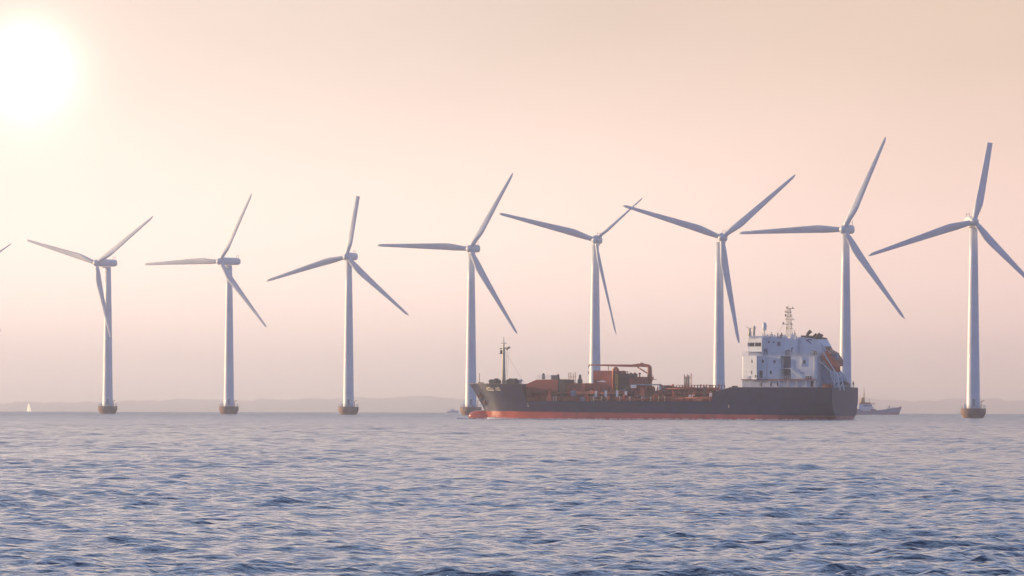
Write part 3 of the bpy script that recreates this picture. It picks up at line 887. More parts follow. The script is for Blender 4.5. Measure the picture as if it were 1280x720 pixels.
# hand rail, hatches, valves and clutter, deterministic
def hatch(px, y, r, h, mat):
    x = sx(px, y); mb = MB(); mb.lathe([(r, 0), (r, h * .8), (r * 1.15, h * .82), (r * 1.15, h * .95), (r * .3, h)], 12, (x, y, ZD if y > 5.6 else ZT))
    part(mb, 'tank_hatch', mat)
for px in range(664, 890, 9):
    hatch(px + random.uniform(-2, 2), random.choice([6.4, 7.0, 4.6]), random.uniform(.35, .75), random.uniform(.9, 1.9), random.choice(['pipe', 'dark', 'housered', 'deckred']))
for px in range(672, 888, 13):
    x = sx(px + random.uniform(-3, 3), 3); mb = MB(); h = random.uniform(1.6, 3.6)
    mb.lathe([(.16, 0), (.16, h * .8), (.42, h * .82), (.42, h * .93), (.12, h)], 9, (x, random.uniform(0, 3.5), ZT)); part(mb, 'pressure_valve', random.choice(['pipe', 'dark', 'pipe', 'white']))
for px in (742, 752.5, 759, 774.5, 787.5, 802.5, 813.5, 823.5, 831, 692, 695):
    x = sx(px, 8.2); mb = MB(); mb.lathe([(.14, 0), (.14, 1.15), (.2, 1.2), (.06, 1.45)], 8, (x, 8.2, ZD)); part(mb, 'hose_post', 'cream' if px > 820 else 'white')
for px, py in ((765, 498), (757, 489.5), (745, 490), (771, 489), (782, 490), (888, 492), (893, 493), (862, 494.5), (866, 494.5), (825, 483.5), (829, 484.5)):
    p = SL(px, py, 5.6 if py > 486 else 3.7); mb = MB(); mb.box(p.x - .35, p.x + .3, p.y - .4, p.y + .02, ZD if p.y > 5.5 else ZT, p.z + .25); part(mb, 'valve_box', 'white')
for k in range(46):
    px = random.uniform(700, 886); y = random.uniform(2.0, 7.4); p = SL(px, 496, y)
    w = random.uniform(.25, .8); h = random.uniform(.5, 1.7) if y > 5.6 else random.uniform(.6, 2.6)
    z0_ = ZD if y > 5.4 else ZT
    mb = MB(); mb.box(p.x - w, p.x + w, y - w * .8, y + w * .8, z0_, z0_ + h)
    if k % 3 == 0: mb.box(p.x - w * .5, p.x + w * .4, y - w * .4, y + w * .5, z0_ + h, z0_ + h + .35)
    part(mb, 'deck_locker', random.choice(['pipe', 'housered', 'dark', 'pipe', 'deckred', 'orange', 'bluegrey']))
for k in range(16):
    xa_ = SL(random.uniform(700, 880), 496, 6).x; y = random.uniform(5.7, 7.9); ln_ = random.uniform(4, 15); z_ = ZD + random.uniform(.35, 1.1)
    mb = MB(); mb.tube([(xa_, y, z_), (xa_ - ln_, y, z_), (xa_ - ln_, y, z_ + random.choice([-.3, .8])), (xa_ - ln_, y - 1.4, z_ + .4)], random.uniform(.1, .2), 8)
    part(mb, 'deck_pipe', random.choice(['pipe', 'housered', 'pipe', 'dark']))
mb = MB(); xr0, xr1 = XP2 + .3, XF - 1
nn = 60
for k in range(nn + 1):
    x = xr0 + (xr1 - xr0) * k / nn
    for sgn in (1, -1): mb.beam((x, sgn * 8.75, ZD), (x, sgn * 8.75, ZD + 1.05), .06)
for z in (.4, .75, 1.05):
    for sgn in (1, -1): mb.beam((xr0, sgn * 8.75, ZD + z), (xr1, sgn * 8.75, ZD + z), .05)
part(mb, 'deck_railing', 'pipe')

# --- poop: white accommodation block
YP = 7.6
PD = Z_POOP - 1.0
def wall_rect(mb, px0, px1, py0, py1, y, proud=.03, mi=0, depth=.06):
    a_ = SL(px1, py1, y + proud); b_ = SL(px0, py0, y + proud)
    mb.box(a_.x, b_.x, y - depth, y + proud, a_.z, b_.z, mi)
x_aft, x_fwd = sx(1021.5, YP, 460), sx(928, YP, 460)
z_r = sz(474.4, 950, YP); z_m = sz(444.4, 960, YP)
x_r0, x_r1 = sx(988.5, YP, 455), sx(976, YP, 455)     # open stair recess
mb = MB()
mb.box(x_aft, x_fwd, -YP, YP - .6, PD, z_r)                       # lowest tier
acc = part(mb, 'accommodation_block', 'white')
mb = MB()
mb.box(x_aft, x_r0, -YP, YP, z_r, z_m); mb.box(x_r1, x_fwd, -YP, YP, z_r, z_m); mb.box(x_r0, x_r1, -YP, YP - 2.4, z_r, z_m)
zmid = sz(460, 982, YP)
mb.box(x_r0 - .02, x_r1 + .02, YP - 2.4, YP + .35, zmid - .18, zmid); 
part(mb, 'upper_tier', 'white', acc)
mb = MB(); mb.box(x_r0, x_r1, YP - 2.42, YP - 2.36, z_r + .05, z_m - .3); part(mb, 'recess_shade_sheet', 'shade_grey', acc)  # dark sheet on the back wall stands in for the recess's shade
# jutting forward port section lit by the sun
mb = MB(); xs1, xs0 = sx(928.2, YP, 460), sx(948, YP, 460)
mb.add([(xs0, YP, z_r + .02), (xs1, YP, z_r + .02), (xs1 - .2, YP + .1, z_r + .02), (xs0, YP + 1.25, z_r + .02),
        (xs0, YP, z_m - .05), (xs1, YP, z_m - .05), (xs1 - .2, YP + .1, z_m - .05), (xs0, YP + 1.25, z_m - .05)],
       [(0, 1, 2, 3), (4, 7, 6, 5), (1, 5, 6, 2), (2, 6, 7, 3), (3, 7, 4, 0), (0, 4, 5, 1)])
part(mb, 'side_casing', 'white', acc)
# rail deck, railing
mb = MB(); mb.box(x_aft, x_fwd, YP - .7, YP + .85, z_r - .16, z_r); part(mb, 'gallery_deck', 'white', acc)
mb = MB(); nn = 34
for k in range(nn + 1):
    x = x_aft + (x_fwd - x_aft) * k / nn; mb.beam((x, YP + .8, z_r), (x, YP + .8, z_r + 1.0), .05)
for z in (.5, 1.0): mb.beam((x_aft, YP + .8, z_r + z), (x_fwd, YP + .8, z_r + z), .06)
part(mb, 'gallery_railing', 'white', acc)
mb = MB(); mb.beam((x_aft, YP + .87, z_r + .0), (x_fwd, YP + .87, z_r + .0), .03, .22); part(mb, 'deck_edge_strip', 'housered', acc)
for k in range(9):
    x = x_aft + .4 + (x_fwd - x_aft - .8) * k / 8; mb = MB(); mb.beam((x, YP + .6, PD), (x, YP + .6, z_r - .16), .18); part(mb, 'gallery_post', 'cream' if k in (2, 3, 6) else 'white', acc)
mb = MB(); nn = 40
for k in range(nn + 1):
    x = x_aft + (x_fwd - x_aft) * k / nn; mb.beam((x, YP - .1, z_m), (x, YP - .1, z_m + 1.0), .05)
for z in (.35, .68, 1.0): mb.beam((x_aft, YP - .1, z_m + z), (x_fwd, YP - .1, z_m + z), .05)
part(mb, 'upper_railing', 'white', acc)
mb = MB(); mb.box(x_aft, x_fwd, YP - .5, YP + .14, z_m - .12, z_m + .02); part(mb, 'deck_edge', 'white', acc)
# windows and doors
for px, py, w, h in ((953.5, 451.5, 2.4, 4), (968, 452, 2.4, 4), (1005.5, 452.5, 2.6, 4.4), (963.5, 465.5, 2.2, 4)):
    mb = MB(); wall_rect(mb, px - w / 2, px + w / 2, py - h / 2, py + h / 2, YP, .03); wn = part(mb, 'window', 'glass', acc)
def casing_y(px):
    return YP + .1 + 1.15 * (px - 928.2) / 19.8
for px, py, w, h in ((940.5, 451.5, 2.4, 4), (940, 465.7, 2.2, 4), (945.5, 470.3, 3.4, 3)):
    mb = MB(); wall_rect(mb, px - w / 2, px + w / 2, py - h / 2, py + h / 2, casing_y(px), .09, depth=.02); part(mb, 'window', 'glass', acc)
mb = MB(); wall_rect(mb, 949.2, 953.2, 463.5, 472.8, YP, .04); part(mb, 'door', 'dark', acc)
for px in (951, 963, 972.5): 
    mb = MB(); wall_rect(mb, px - 1.3, px + 1.3, 478, 483, YP - .6, .04); part(mb, 'window', 'glass', acc)
mb = MB(); wall_rect(mb, 1013.5, 1016.5, 476, 483.5, YP - .6, .04); part(mb, 'door', 'dark', acc)
# stairs from the recess down aft
p0 = SL(988.5, 461, YP + .5); p1 = SL(1000, 474, YP + .5)
mb = MB()
for y in (0, .55): mb.beam((p0.x, YP + .2 + y, p0.z), (p1.x, YP + .2 + y, p1.z), .1, .28)
for k in range(9):
    q = p0.lerp(p1, k / 8); mb.box(q.x - .12, q.x + .12, YP + .2, YP + .75, q.z - .03, q.z + .03)
mb.beam((p0.x, YP + .78, p0.z + .95), (p1.x, YP + .78, p1.z + .95), .06)
part(mb, 'outside_stair', 'white', acc)
p = SL(1011, 472.5, YP + .3); mb = MB(); mb.tube([(p.x - .9, YP + .35, p.z + .1), (p.x + .9, YP + .35, p.z + .1)], .42, 12); part(mb, 'liferaft_canister', 'dark', acc)
p = SL(1003, 466, YP); mb = MB(); mb.tube([(p.x - .8, YP + .06, p.z - .1), (p.x, YP + .06, p.z + .05), (p.x + .8, YP + .06, p.z)], .06, 6); part(mb, 'hand_rail', 'dark', acc)
# bridge deck: set back blue shaded house, wing at the forward end
YB = 5.2
xb0, xb1 = sx(997, YB, 435), sx(953, YB, 435)
zb = sz(423, 975, YB); zb2 = sz(432.5, 975, YB)
mb = MB(); mb.box(xb0, xb1 + 4.2, -YB, YB, z_m, zb); br = part(mb, 'bridge_house', 'white', acc)
mb = MB(); mb.box(xb0 + .1, xb1 - .5, YB, YB + 1.0, z_m, zb2); part(mb, 'lower_casing', 'white', br)
mb = MB(); 
for px, py, w, h in ((973.5, 430, 4.5, 5), (990.5, 437.5, 3, 6), (957, 440, 4.5, 6)):
    wall_rect(mb, px - w / 2, px + w / 2, py - h / 2, py + h / 2, YB + (1.0 if py > 433 else 0), .04)
part(mb, 'door', 'shade_grey', br)
for px in (961, 967): 
    mb = MB(); wall_rect(mb, px - 1, px + 1, 426.5, 428.5, YB, .03); part(mb, 'window', 'shade_grey', br)
xw1, xw0 = sx(933.5, YP + .6, 435), sx(952.5, YP + .6, 435)
YW = YP + .6
zw0, zw1, zwr = sz(439.5, 943, YW), sz(422.5, 943, YW), sz(420, 943, YW)
mb = MB()
WG = [(xw0, YW + .1), (xw1, YW - .95), (xw1, -YW), (xw0, -YW)]
mb.add([(x, y, z) for z in (zw0, zw1) for x, y in WG], [(0, 1, 2, 3), (7, 6, 5, 4), (0, 4, 5, 1), (1, 5, 6, 2), (2, 6, 7, 3), (3, 7, 4, 0)])
mb.box(xw0 - .15, xw1 - .6, -YW + .4, YW - .2, zw1, zwr)
wg = part(mb, 'bridge_wing', 'white', acc)
mb = MB(); mb.box(xw0 + .1, xw1 - .3, -YW + .8, YW - .5, z_m, zw0); mb.box(xw0 - .1, xw1 + .1, YW - 2, YW + .25, zw0 - .14, zw0); part(mb, 'wing_support', 'white', wg)
for pa, pb in ((935.2, 942.2), (943.3, 951.2)):
    mb = MB(); 
    qa = SL(pa, 428.3, YW); qb = SL(pb, 433, YW)
    def wy(x): return YW + .1 - 1.05 * (x - xw0) / (xw1 - xw0)
    mb.add([(q.x, wy(q.x) + o, z) for o in (-.03, .04) for z in (qa.z, qb.z) for q in (qa, qb)], [(0, 1, 3, 2), (4, 6, 7, 5), (0, 4, 5, 1), (2, 3, 7, 6), (0, 2, 6, 4), (1, 5, 7, 3)])
    part(mb, 'bridge_window', 'glass', wg)
mb = MB()
for y in np.linspace(-YW + .5, YW - .5, 9)[:-1]: mb.box(xw1 - .02, xw1 + .04, y + .1, y + 1.7, sz(433, 934, YW), sz(428.3, 934, YW))
part(mb, 'front_window', 'glass', wg)
mb = MB(); x = sx(937, YW - 1)
mb.lathe([(.5, 0), (.5, 1.2), (.35, 1.3), (.35, 2.2)], 10, (x, YW - 1, zwr)); mb.beam((x, YW - 1, zwr + 2.0), (x + 1.0, YW - 1, zwr + 2.6), .2); mb.beam((x - .1, YW - 1, zwr + 2.2), (sx(942, YW - 1), YW - 1, zwr + 2.3), .15)
part(mb, 'searchlight', 'cream', wg)
mb = MB(); x = sx(942.5, YW - 1); mb.lathe([(.32, 0), (.32, 1.8), (.45, 1.9), (.4, 2.6), (.1, 2.9)], 10, (x, YW - 1, zwr)); part(mb, 'signal_lamp', 'cream', wg)
# monkey island rail, dome, small masts
mb = MB()
for k in range(13):
    x = xb0 + (xb1 - xb0) * k / 12; mb.beam((x, YB - .1, zb), (x, YB - .1, zb + 1.0), .05)
for z in (.5, 1.0): mb.beam((xb0, YB - .1, zb + z), (xb1, YB - .1, zb + z), .05)
part(mb, 'roof_railing', 'white', br)
x = sx(955.5, 3); zc = sz(408, 955.5, 3)
mb = MB(); mb.lathe([(.02, -1.15), (.55, -1.05), (.62, -.3), (.62, .35), (.45, .95), (.05, 1.15)], 16, (x, 3, zc)); dome = part(mb, 'satellite_dome', 'white', br)
mb = MB(); mb.tube([(x, 3, zb), (x, 3, zc - 1.1)], [.18, .12], 8); mb.beam((x - .4, 3, zb + 1.2), (x + .4, 3, zb + 1.2), .1); part(mb, 'dome_post', 'steel', dome)
x = sx(953.5, 4); mb = MB(); mb.tube([(x, 4, zb), (x, 4, sz(416, 953.5, 4))], [.14, .06], 8); part(mb, 'whip_aerial', 'dark', br)
x = sx(972, 3); mb = MB(); mb.tube([(x, 3, zb), (x, 3, sz(416, 972, 3))], [.26, .16], 8); mb.tube([(x, 3, sz(417, 972, 3)), (sx(980, 2), 2, sz(404, 980, 2))], .025, 5); part(mb, 'signal_mast', 'bluegrey', br)
# lattice radar mast
xm = sx(986, 0); zt = sz(380.5, 986)
mb = MB()
def corner_(f, i):
    w = .75 * (1 - .55 * f); q = ((1, 1), (-1, 1), (-1, -1), (1, -1))[i % 4]
    return Vector((xm + q[0] * w, q[1] * w, zb + (zt - 1.2 - zb) * f))
for i in range(4): mb.beam(corner_(0, i), corner_(1, i), .11)
for k in range(7):
    f0, f1 = k / 7, (k + 1) / 7
    for i in range(4):
        mb.beam(corner_(f0, i), corner_(f1, i + 1), .06); mb.beam(corner_(f1, i), corner_(f1, i + 1), .07)
mb.tube([(xm, 0, zt - 1.4), (xm, 0, zt)], .06, 6)
rm = part(mb, 'radar_mast', 'cream', acc)
for zpy, w, off in ((386, 1.1, -.4), (391, .9, 0.2), (395.5, 1.0, .1), (400, 1.3, -.3), (405.5, 1.5, .4), (411, .9, -.2)):
    z = sz(zpy, 986); mb = MB(); mb.box(xm - w + off, xm + w + off, -.35, .35, z, z + .16); mb.ball((xm + off + w * .8, .3, z + .4), .25, .25, .3, n=8, k=5); mb.beam((xm + off - w * .7, 0, z), (xm + off - w * .7, 0, z + .6), .16)
    part(mb, 'radar_scanner', 'dark' if zpy in (386, 395.5, 405.5) else 'cream', rm)
# fittings on the walls and roofs of the block
for px, pa, pb, y in ((958.2, 446, 474, YP), (974.3, 446, 474, YP), (1002, 446, 458, YP), (1018, 446, 483, YP), (999.5, 423, 443, 4.6)):
    a_ = SL(px, pa, y + .12); b_ = SL(px, pb, y + .12); mb = MB()
    mb.tube([(a_.x, y + .12, b_.z), (a_.x, y + .12, a_.z)], .1, 7); part(mb, 'wall_pipe', 'white', acc)
for px, h, w, y, m_ in ((959, 1.2, .5, 3.5, 'white'), (964.5, 1.7, .3, 2.0, 'bluegrey'), (968, .9, .7, 4.2, 'white'), (977, 1.5, .45, 3.0, 'dark'), (980.5, 1.0, .6, 4.0, 'white'), (990.5, 1.6, .35, 3.8, 'white'), (993.5, 2.2, .2, 2.0, 'cream')):
    x = sx(px, y, 424); mb = MB(); mb.box(x - w, x + w, y - w, y + w, zb, zb + h * .7); mb.lathe([(w * .5, 0), (w * .45, h * .3), (w * .2, h * .4)], 9, (x, y, zb + h * .7)); part(mb, 'roof_locker', m_, br)
for px, h, w, m_ in ((955, 1.5, .5, 'bluegrey'), (984, 1.3, .5, 'shade_grey'), (992.5, 1.8, .4, 'white'), (1015, 1.2, .5, 'bluegrey'), (1019, 1.0, .4, 'dark')):
    x = sx(px, YP - .8, 442); mb = MB(); mb.box(x - w, x + w, YP - 1.3, YP - .5, z_m + .02, z_m + h); mb.box(x - w * .7, x + w * .5, YP - 1.2, YP - .6, z_m + h, z_m + h + .3); part(mb, 'deck_box', m_, acc)
# funnel
YF = 4.6
f = [SL(px, py, YF) for px, py in ((997.5, 445), (997.5, 421.5), (1003, 420.6), (1021, 424), (1026, 433), (1026, 445))]
mb = MB(); mb.prism([(q.x, max(q.z, z_m) if i in (0, 5) else q.z) for i, q in enumerate(f)], -3.0, YF)
fn = part(mb, 'funnel', 'white', acc)
mb = MB(); q0 = SL(1001, 420.4, YF + .1); q1 = SL(1021, 423.6, YF + .1)
mb.beam((q0.x, 1, q0.z + .1), (q1.x, 1, q1.z + .12), 7.4, .35); part(mb, 'funnel_top', 'soot', fn)
for (ax, ay), (bx, by), r in (((1008, 421), (1013.3, 413.8), .42), ((1016.5, 422), (1020.5, 417.8), .3), ((1020.5, 423), (1025, 417.3), .36), ((1024, 424.5), (1028, 418.6), .33)):
    a_ = SL(ax, ay, 2); b_ = SL(bx, by, 2); m_ = a_.lerp(b_, .45) + Vector((.15, 0, .1))
    mb = MB(); mb.tube([a_ - Vector((0, 0, .4)), m_, b_], [r, r * 1.1, r * 1.35], 10); part(mb, 'exhaust_pipe', 'soot', fn)
mb = MB(); a_ = SL(1008, 424.5, YF); c_ = SL(1011, 427, YF); b_ = SL(1014, 429.3, YF)
mb.beam((a_.x, YF + .04, a_.z), (c_.x, YF + .04, c_.z), .04, .42); mb.beam((c_.x, YF + .04, c_.z), (b_.x, YF + .04, b_.z), .04, .3)
mb.beam((a_.x - .4, YF + .04, a_.z + .05), (c_.x - 1.0, YF + .04, c_.z + .45), .04, .3)
part(mb, 'funnel_mark', 'blue', fn)
mb = MB(); x = sx(994.8, 5); mb.tube([(x, 5, z_m), (x, 5, sz(420, 995, 5))], .3, 10); part(mb, 'vent_pipe', 'white', fn)
# aft slope equipment between funnel and lifeboat
pts = [SL(px, py, 1.5) for px, py in ((1022, 428), (1027, 426), (1034, 437), (1041, 441), (1047, 450), (1047, 458), (1036, 448), (1026, 437))]
mb = MB(); mb.prism([(q.x, q.z) for q in pts], -2.5, 1.5); part(mb, 'uptake_casing', 'pipe', fn)
p = SL(1043, 446, 1.5); mb = MB(); mb.box(p.x - .9, p.x + .8, .2, 2.0, p.z - .8, p.z + 1.0); part(mb, 'vent_box', 'bluegrey', fn)
p = SL(1036, 437, 2); mb = MB(); mb.tube([(p.x, 2, p.z - 1.5), (p.x - .1, 2, p.z + .2)], .25, 8); mb.ball((p.x - .1, 2, p.z + .5), .4, .4, .4, n=8, k=5); part(mb, 'vent_cowl', 'dark', fn)
# after house under the lifeboat
mb = MB(); a_ = SL(1041, 484, 5); b_ = SL(1021, 447, 5)
mb.prism([(a_.x, PD), (a_.x, a_.z + 2.2), (b_.x - 2.6, b_.z - 3.0), (b_.x + .3, b_.z - .2), (b_.x + .3, PD)], -5, 5.0); part(mb, 'after_house', 'bluegrey', acc)
p = SL(1034, 482, 7); mb = MB(); mb.box(p.x - 1.5, p.x + 1.5, 6, 7.4, PD, PD + 1.0); mb.tube([(p.x - 1.3, 6.8, PD + 1.4), (p.x + 1.3, 6.8, PD + 1.4)], .75, 12); part(mb, 'mooring_winch', 'pipe')
# launching frame of the lifeboat
YL = 6.0
def Q(px, py, y=YL): return SL(px, py, y)
mb = MB()
for y in (YL, YL - 2.6):
    def at(px, py): q = Q(px, py); return (q.x, y, q.z)
    mb.beam(at(1021.5, 428), at(1047.5, 470), .24, .3); mb.beam(at(1020.5, 447.5), at(1044, 469), .22, .28)
    mb.beam(at(1028, 438.5), at(1020.5, 447.5), .24); mb.beam(at(1043.5, 468), at(1043, 488), .28)
    mb.beam(at(1037, 462), at(1042, 478), .2); mb.beam(at(1047, 470), at(1050.5, 488), .3); mb.beam(at(1043, 480), at(1049, 472), .18)
    mb.beam(at(1043, 488), at(1049, 478), .18)
a_ = Q(1047.5, 470); mb.beam((a_.x, YL, a_.z), (a_.x, YL - 2.6, a_.z), .25)
dv = part(mb, 'launch_frame', 'white')
# mooring gear on the stern
for px, w, h in ((1059, 3.0, 1.2), (1065, 3.2, 1.4), (1070, 1.4, 1.1)):
    x = 1.9; q = SL(px, 487, 0); yy = -(px - 1040) / 35 * 14 + 7
    mb = MB(); mb.box(x - .8, x + .8, yy - 1.2, yy + 1.2, PD, PD + .8 + h); mb.tube([(x, yy - 1.3, PD + 1.0 + h), (x, yy + 1.3, PD + 1.0 + h)], .6, 12); part(mb, 'mooring_winch', 'dark')
mb = MB(); mb.tube([(.5, -7.0, PD), (.5, -7.0, PD + 3.0)], .1, 8); mb.ball((.5, -7.0, PD + 2.2), .3, .3, .4, n=8, k=5); part(mb, 'stern_light', 'dark')
mb = MB()
for k in range(9):
    yy = -7.2 + 14.4 * k / 8; mb.beam((.25, yy, Z_POOP), (.25, yy, Z_POOP + .75), .06)
for z in (.4, .75): mb.beam((.25, -7.2, Z_POOP + z), (.25, 7.2, Z_POOP + z), .05)
part(mb, 'stern_railing', 'white')
mb = MB(); p = SL(918, 485, 8); mb.box(p.x - .6, p.x + .6, 7, 8.4, PD, Z_POOP + .5); part(mb, 'bollard', 'dark')
mb = MB(); p = SL(925.5, 487.3, 9); mb.box(p.x - .6, p.x + .5, 8.95, 9.03, p.z - .08, p.z + .08); part(mb, 'hull_marking', 'white')

# lifeboat, a thing of its own on the sloping frame
ca = Q(1024.5, 443.5); cb = Q(1045.5, 466)
AX = (cb - ca); ln = AX.length; mid = (ca + cb) / 2 ; mid.y = YL - 1.3
AX.y = 0; t = AX.normalized(); up = Vector((t.z, 0, -t.x)); 
if up.z < 0: up = -up
mid = mid + up * .55
lifeb = bpy.data.objects.new('lifeboat', None); COL.objects.link(lifeb)
shipM = Matrix.Translation(ORG) @ Matrix.Rotation(SH_ALPHA, 4, 'Z')
lm = Matrix((t, up.cross(t), up)).transposed().to_4x4(); lm.translation = mid
lifeb.matrix_world = shipM @ lm
tag(lifeb, 'red orange enclosed lifeboat sloping down on the white launching frame at the tanker stern', 'lifeboat')
mb = MB(); n = 18; vs = []; fs = []; st = 16
for i in range(st + 1):
    v = i / st; xx = -ln / 2 + ln * v
    w = 1.35 * max(0.06, (1 - abs(2 * v - 1) ** 3.2)) ** .6; hh = 1.3 * max(0.06, (1 - abs(2 * v - 1) ** 3.5)) ** .55
    for j in range(n):
        a_ = 2 * math.pi * j / n; vs.append((xx, w * math.cos(a_), hh * math.sin(a_) * (1.15 if math.sin(a_) > 0 else .95)))
for i in range(st):
    for j in range(n):
        a_, b_ = i * n + j, i * n + (j + 1) % n; fs.append((a_, b_, b_ + n, a_ + n))
mb.add(vs, fs, 0, True); mb.add(vs[:n], [tuple(range(n))]); mb.add(vs[-n:], [tuple(range(n))])
lb = mb.build('boat_shell', MT['orange'], lifeb)
mb = MB(); mb.box(-ln / 2 + .4, -ln / 2 + 2.0, -.7, .7, 1.0, 1.75); cz = mb.build('steering_cupola', MT['orange'], lifeb)
mb = MB(); mb.box(-ln / 2 + 1.99, -ln / 2 + 2.04, -.5, .5, 1.3, 1.65); mb.build('cupola_window', MT['glass'], cz)

# ------------------------------------------------------------------ work boat behind the stern
def workboat():
    d = 5900.0; a = P(1069, 518, d); b = P(1128, 518, d)
    zz = -drop(d); Lb = b.x - a.x
    root = empty('work_boat', (a.x, d, zz))
    tag(root, 'small work boat with pale wheelhouse and ochre mast half hidden behind the tanker stern', 'boat')
    def X(px): return P(px, 510, d).x - a.x
    def Z(py): return P(1100, py, d).z - zz
    xs = [0, X(1074), X(1080), X(1090), X(1098), X(1105), X(1113), X(1120), X(1124), X(1127.5)]
    tops = [Z(510.5), Z(511.5), Z(513.5), Z(513.3), Z(512.8), Z(512), Z(511), Z(510), Z(508.8), Z(508)]
    wid = [2.2, 2.7, 2.9, 3.0, 3.0, 2.9, 2.6, 1.9, 1.1, .08]
    mb = MB(); rows = 6
    for sgn in (1, -1):
        vs = []; fa = []; fb = []
        for x, zt, w in zip(xs, tops, wid):
            for j in range(rows):
                f = j / (rows - 1); z = -1.0 + (zt + 1.0) * f
                xx = x - (2.0 * (1 - f) * max(0, (x - xs[6]) / (xs[-1] - xs[6])))
                vs.append((xx, sgn * w * (.62 + .38 * f ** .7), z))
        for i in range(len(xs) - 1):
            for j in range(rows - 1):
                q = i * rows + j; (fa if j < 2 else fb).append((q, q + 1, q + rows + 1, q + rows))
        o = len(mb.v); mb.add(vs, fa, 1, True); mb.f += [tuple(k + o for k in f) for f in fb]; mb.m += [0] * len(fb); mb.sm += [True] * len(fb)
    vs = []
    for x, zt, w in zip(xs, tops, wid): vs += [(x, w * .97, zt - .35), (x, -w * .97, zt - .35)]
    mb.add(vs, [(2 * i, 2 * i + 1, 2 * i + 3, 2 * i + 2) for i in range(len(xs) - 1)], 2)
    mb.build('boat_hull', [MT['workblue'], MT['boot'], MT['deckred']], root)
    mb = MB(); mb.box(X(1073), X(1092), -2.2, 2.2, Z(514), Z(508.8)); mb.box(X(1073.5), X(1090), -1.9, 1.9, Z(508.8), Z(505.2))
    wh = mb.build('wheelhouse', MT['white'], root)
    mb = MB(); mb.box(X(1079), X(1089.5), -1.96, -1.88, Z(508), Z(506.2)); mb.build('wheelhouse_window', MT['bluegrey'], wh)
    mb = MB(); mb.box(X(1074), X(1094), -2.1, 2.1, Z(505.2), Z(504.4)); mb.box(X(1079), X(1088), -1, 1, Z(504.4), Z(503)); mb.build('wheelhouse_roof', MT['pipe'], wh)
    mb = MB(); mb.tube([(X(1077), 0, Z(504.5)), (X(1079), 0, Z(497))], [1.3, .7], 10); mb.build('smoke_stack', MT['ochre'], root)
    mb = MB(); mb.tube([(X(1080), 0, Z(504.5)), (X(1080), 0, Z(497)), (X(1080), 0, Z(484))], [.5, .3, .08], 8); mb.beam((X(1078.5), 0, Z(493)), (X(1081.5), 0, Z(493)), .12); mb.build('boat_mast', MT['ochre'], root)
    mb = MB(); mb.tube([(X(1086.5), 0, Z(504)), (X(1086.5), 0, Z(498))], .07, 6); mb.tube([(X(1110), .4, Z(512)), (X(1112), .4, Z(507))], .2, 6); mb.build('derrick_post', MT['dark'], root)
    mb = MB(); mb.prism([(X(1108), Z(511.8)), (X(1109), Z(510)), (X(1113), Z(509.4)), (X(1120), Z(509.0)), (X(1122), Z(509.6)), (X(1121), Z(510.5))], -1.0, .8); mb.build('deck_cover', MT['white'], root)
    mb = MB(); mb.prism([(X(1088), Z(514)), (X(1088), Z(511.6)), (X(1093), Z(511.3)), (X(1097), Z(513))], -2.9, -2.5); mb.build('red_bulwark', MT['boot'], root)
workboat()

def yacht():
    d = 14000.0; c = P(36, 507, d); zz = -drop(d)
    root = empty('sailing_yacht', (c.x, d, zz), rad(-48))
    tag(root, 'tiny sailing yacht with a white sail far off, left of the leftmost whole turbine', 'sailing boat')
    mb = MB(); secs = [(-4.5, 1.1, 1.1), (-2, 1.5, 1.0), (1, 1.4, 1.05), (3.5, .8, 1.25), (5.2, .05, 1.4)]
    vs = []; fs = []
    for x, w, h in secs: vs += [(x, w, h), (x - .2, w * .4, -.4), (x - .2, -w * .4, -.4), (x, -w, h)]
    for i in range(len(secs) - 1):
        for k in range(3): q = i * 4 + k; fs.append((q, q + 1, q + 5, q + 4))
        fs.append((i * 4 + 3, i * 4, i * 4 + 4, i * 4 + 7))
    mb.add(vs, fs); mb.add(vs[:4], [(0, 1, 2, 3)]); mb.build('yacht_hull', MT['white'], root)
    mb = MB(); mb.tube([(.9, 0, 1), (.9, 0, 14)], [.12, .07], 6); mb.build('yacht_mast', MT['steel'], root)
    mb = MB(); mb.prism([(.75, 2.2), (-3.6, 2.4), (-2.6, 6), (-1.2, 9.5), (.7, 12.4)], -.05, .05); mb.build('mainsail', MT['steel'], root)
    mb = MB(); mb.prism([(4.4, 1.6), (1.3, 1.9), (1.2, 11.5)], -.04, .04); mb.build('jib_sail', MT['white'], root)
yacht()

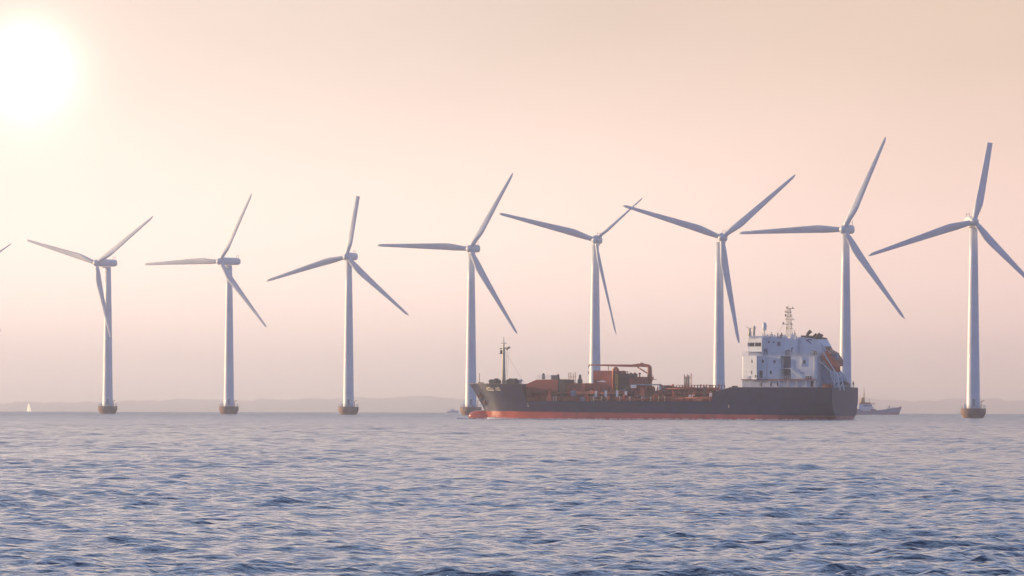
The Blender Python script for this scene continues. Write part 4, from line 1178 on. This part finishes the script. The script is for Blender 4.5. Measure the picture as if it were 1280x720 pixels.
def motor_boat():
    d = 7600.0; c = P(566, 514, d); zz = -drop(d)
    root = empty('motor_boat', (c.x, d, zz))
    tag(root, 'tiny open motor boat on the horizon just left of the turbine at the tanker bow', 'boat')
    mb = MB()
    secs = [(-3.6, 1.1, 1.0), (-1, 1.3, 1.0), (1.5, 1.1, 1.15), (3.0, .6, 1.35), (3.9, .05, 1.5)]
    vs = []
    for x, w, h in secs: vs += [(x, w, h), (x - .2, w * .5, -.5), (x - .2, -w * .5, -.5), (x, -w, h)]
    fs = []
    for i in range(len(secs) - 1):
        for j in range(3): q = i * 4 + j; fs.append((q, q + 1, q + 5, q + 4))
        fs.append((i * 4 + 3, i * 4, i * 4 + 4, i * 4 + 7))
    mb.add(vs, fs); mb.add(vs[:4], [(0, 1, 2, 3)])
    mb.build('boat_hull', MT['white'], root)
    mb = MB(); mb.prism([(-1.6, 1.0), (-1.6, 2.3), (.6, 2.3), (1.4, 1.05)], -.8, .8); mb.build('cabin', MT['white'], root)
motor_boat()

# ------------------------------------------------------------------ foam along the tanker's waterline
def foam():
    m = bpy.data.materials.new('white_foam'); m.use_nodes = True
    b = m.node_tree.nodes['Principled BSDF']; b.inputs['Roughness'].default_value = .8; b.inputs['Base Color'].default_value = (.75, .75, .76, 1)
    rng = random.Random(3); mb = MB()
    def blob(x, y, r, h):
        mb.ball((x, y, .10), r, r * .7, h * 1.3, n=8, k=5)
    for k in range(150):
        u = rng.random() ** 1.8
        x = XW - 2.2 - u * 16; t = tt(x, 0)
        y = hb(min(.999, max(0, t)), 0.0) + .25 + rng.random() * (.5 + u * 1.6)
        blob(x, y, rng.uniform(.15, .5), rng.uniform(.12, .35) * (1.2 - u))
    for k in range(60):
        x = XW + rng.uniform(-3, 8.5); blob(x, rng.uniform(1.2, 2.4), rng.uniform(.12, .4), rng.uniform(.08, .22))
    for k in range(260):
        x = rng.uniform(-3, XW - 16); t = tt(x, 0)
        blob(x, hb(max(0, min(.99, t)), 0) + .2 + rng.random() * .8 if x > 0 else rng.uniform(-4, 4), rng.uniform(.1, .4), rng.uniform(.06, .16))
    o = mb.build('bow_wave_foam', m, fix=False)
    o.location = ORG; o.rotation_euler = (0, 0, SH_ALPHA)
    tag(o, 'white foam along the waterline of the tanker', 'foam', kind='stuff')
foam()
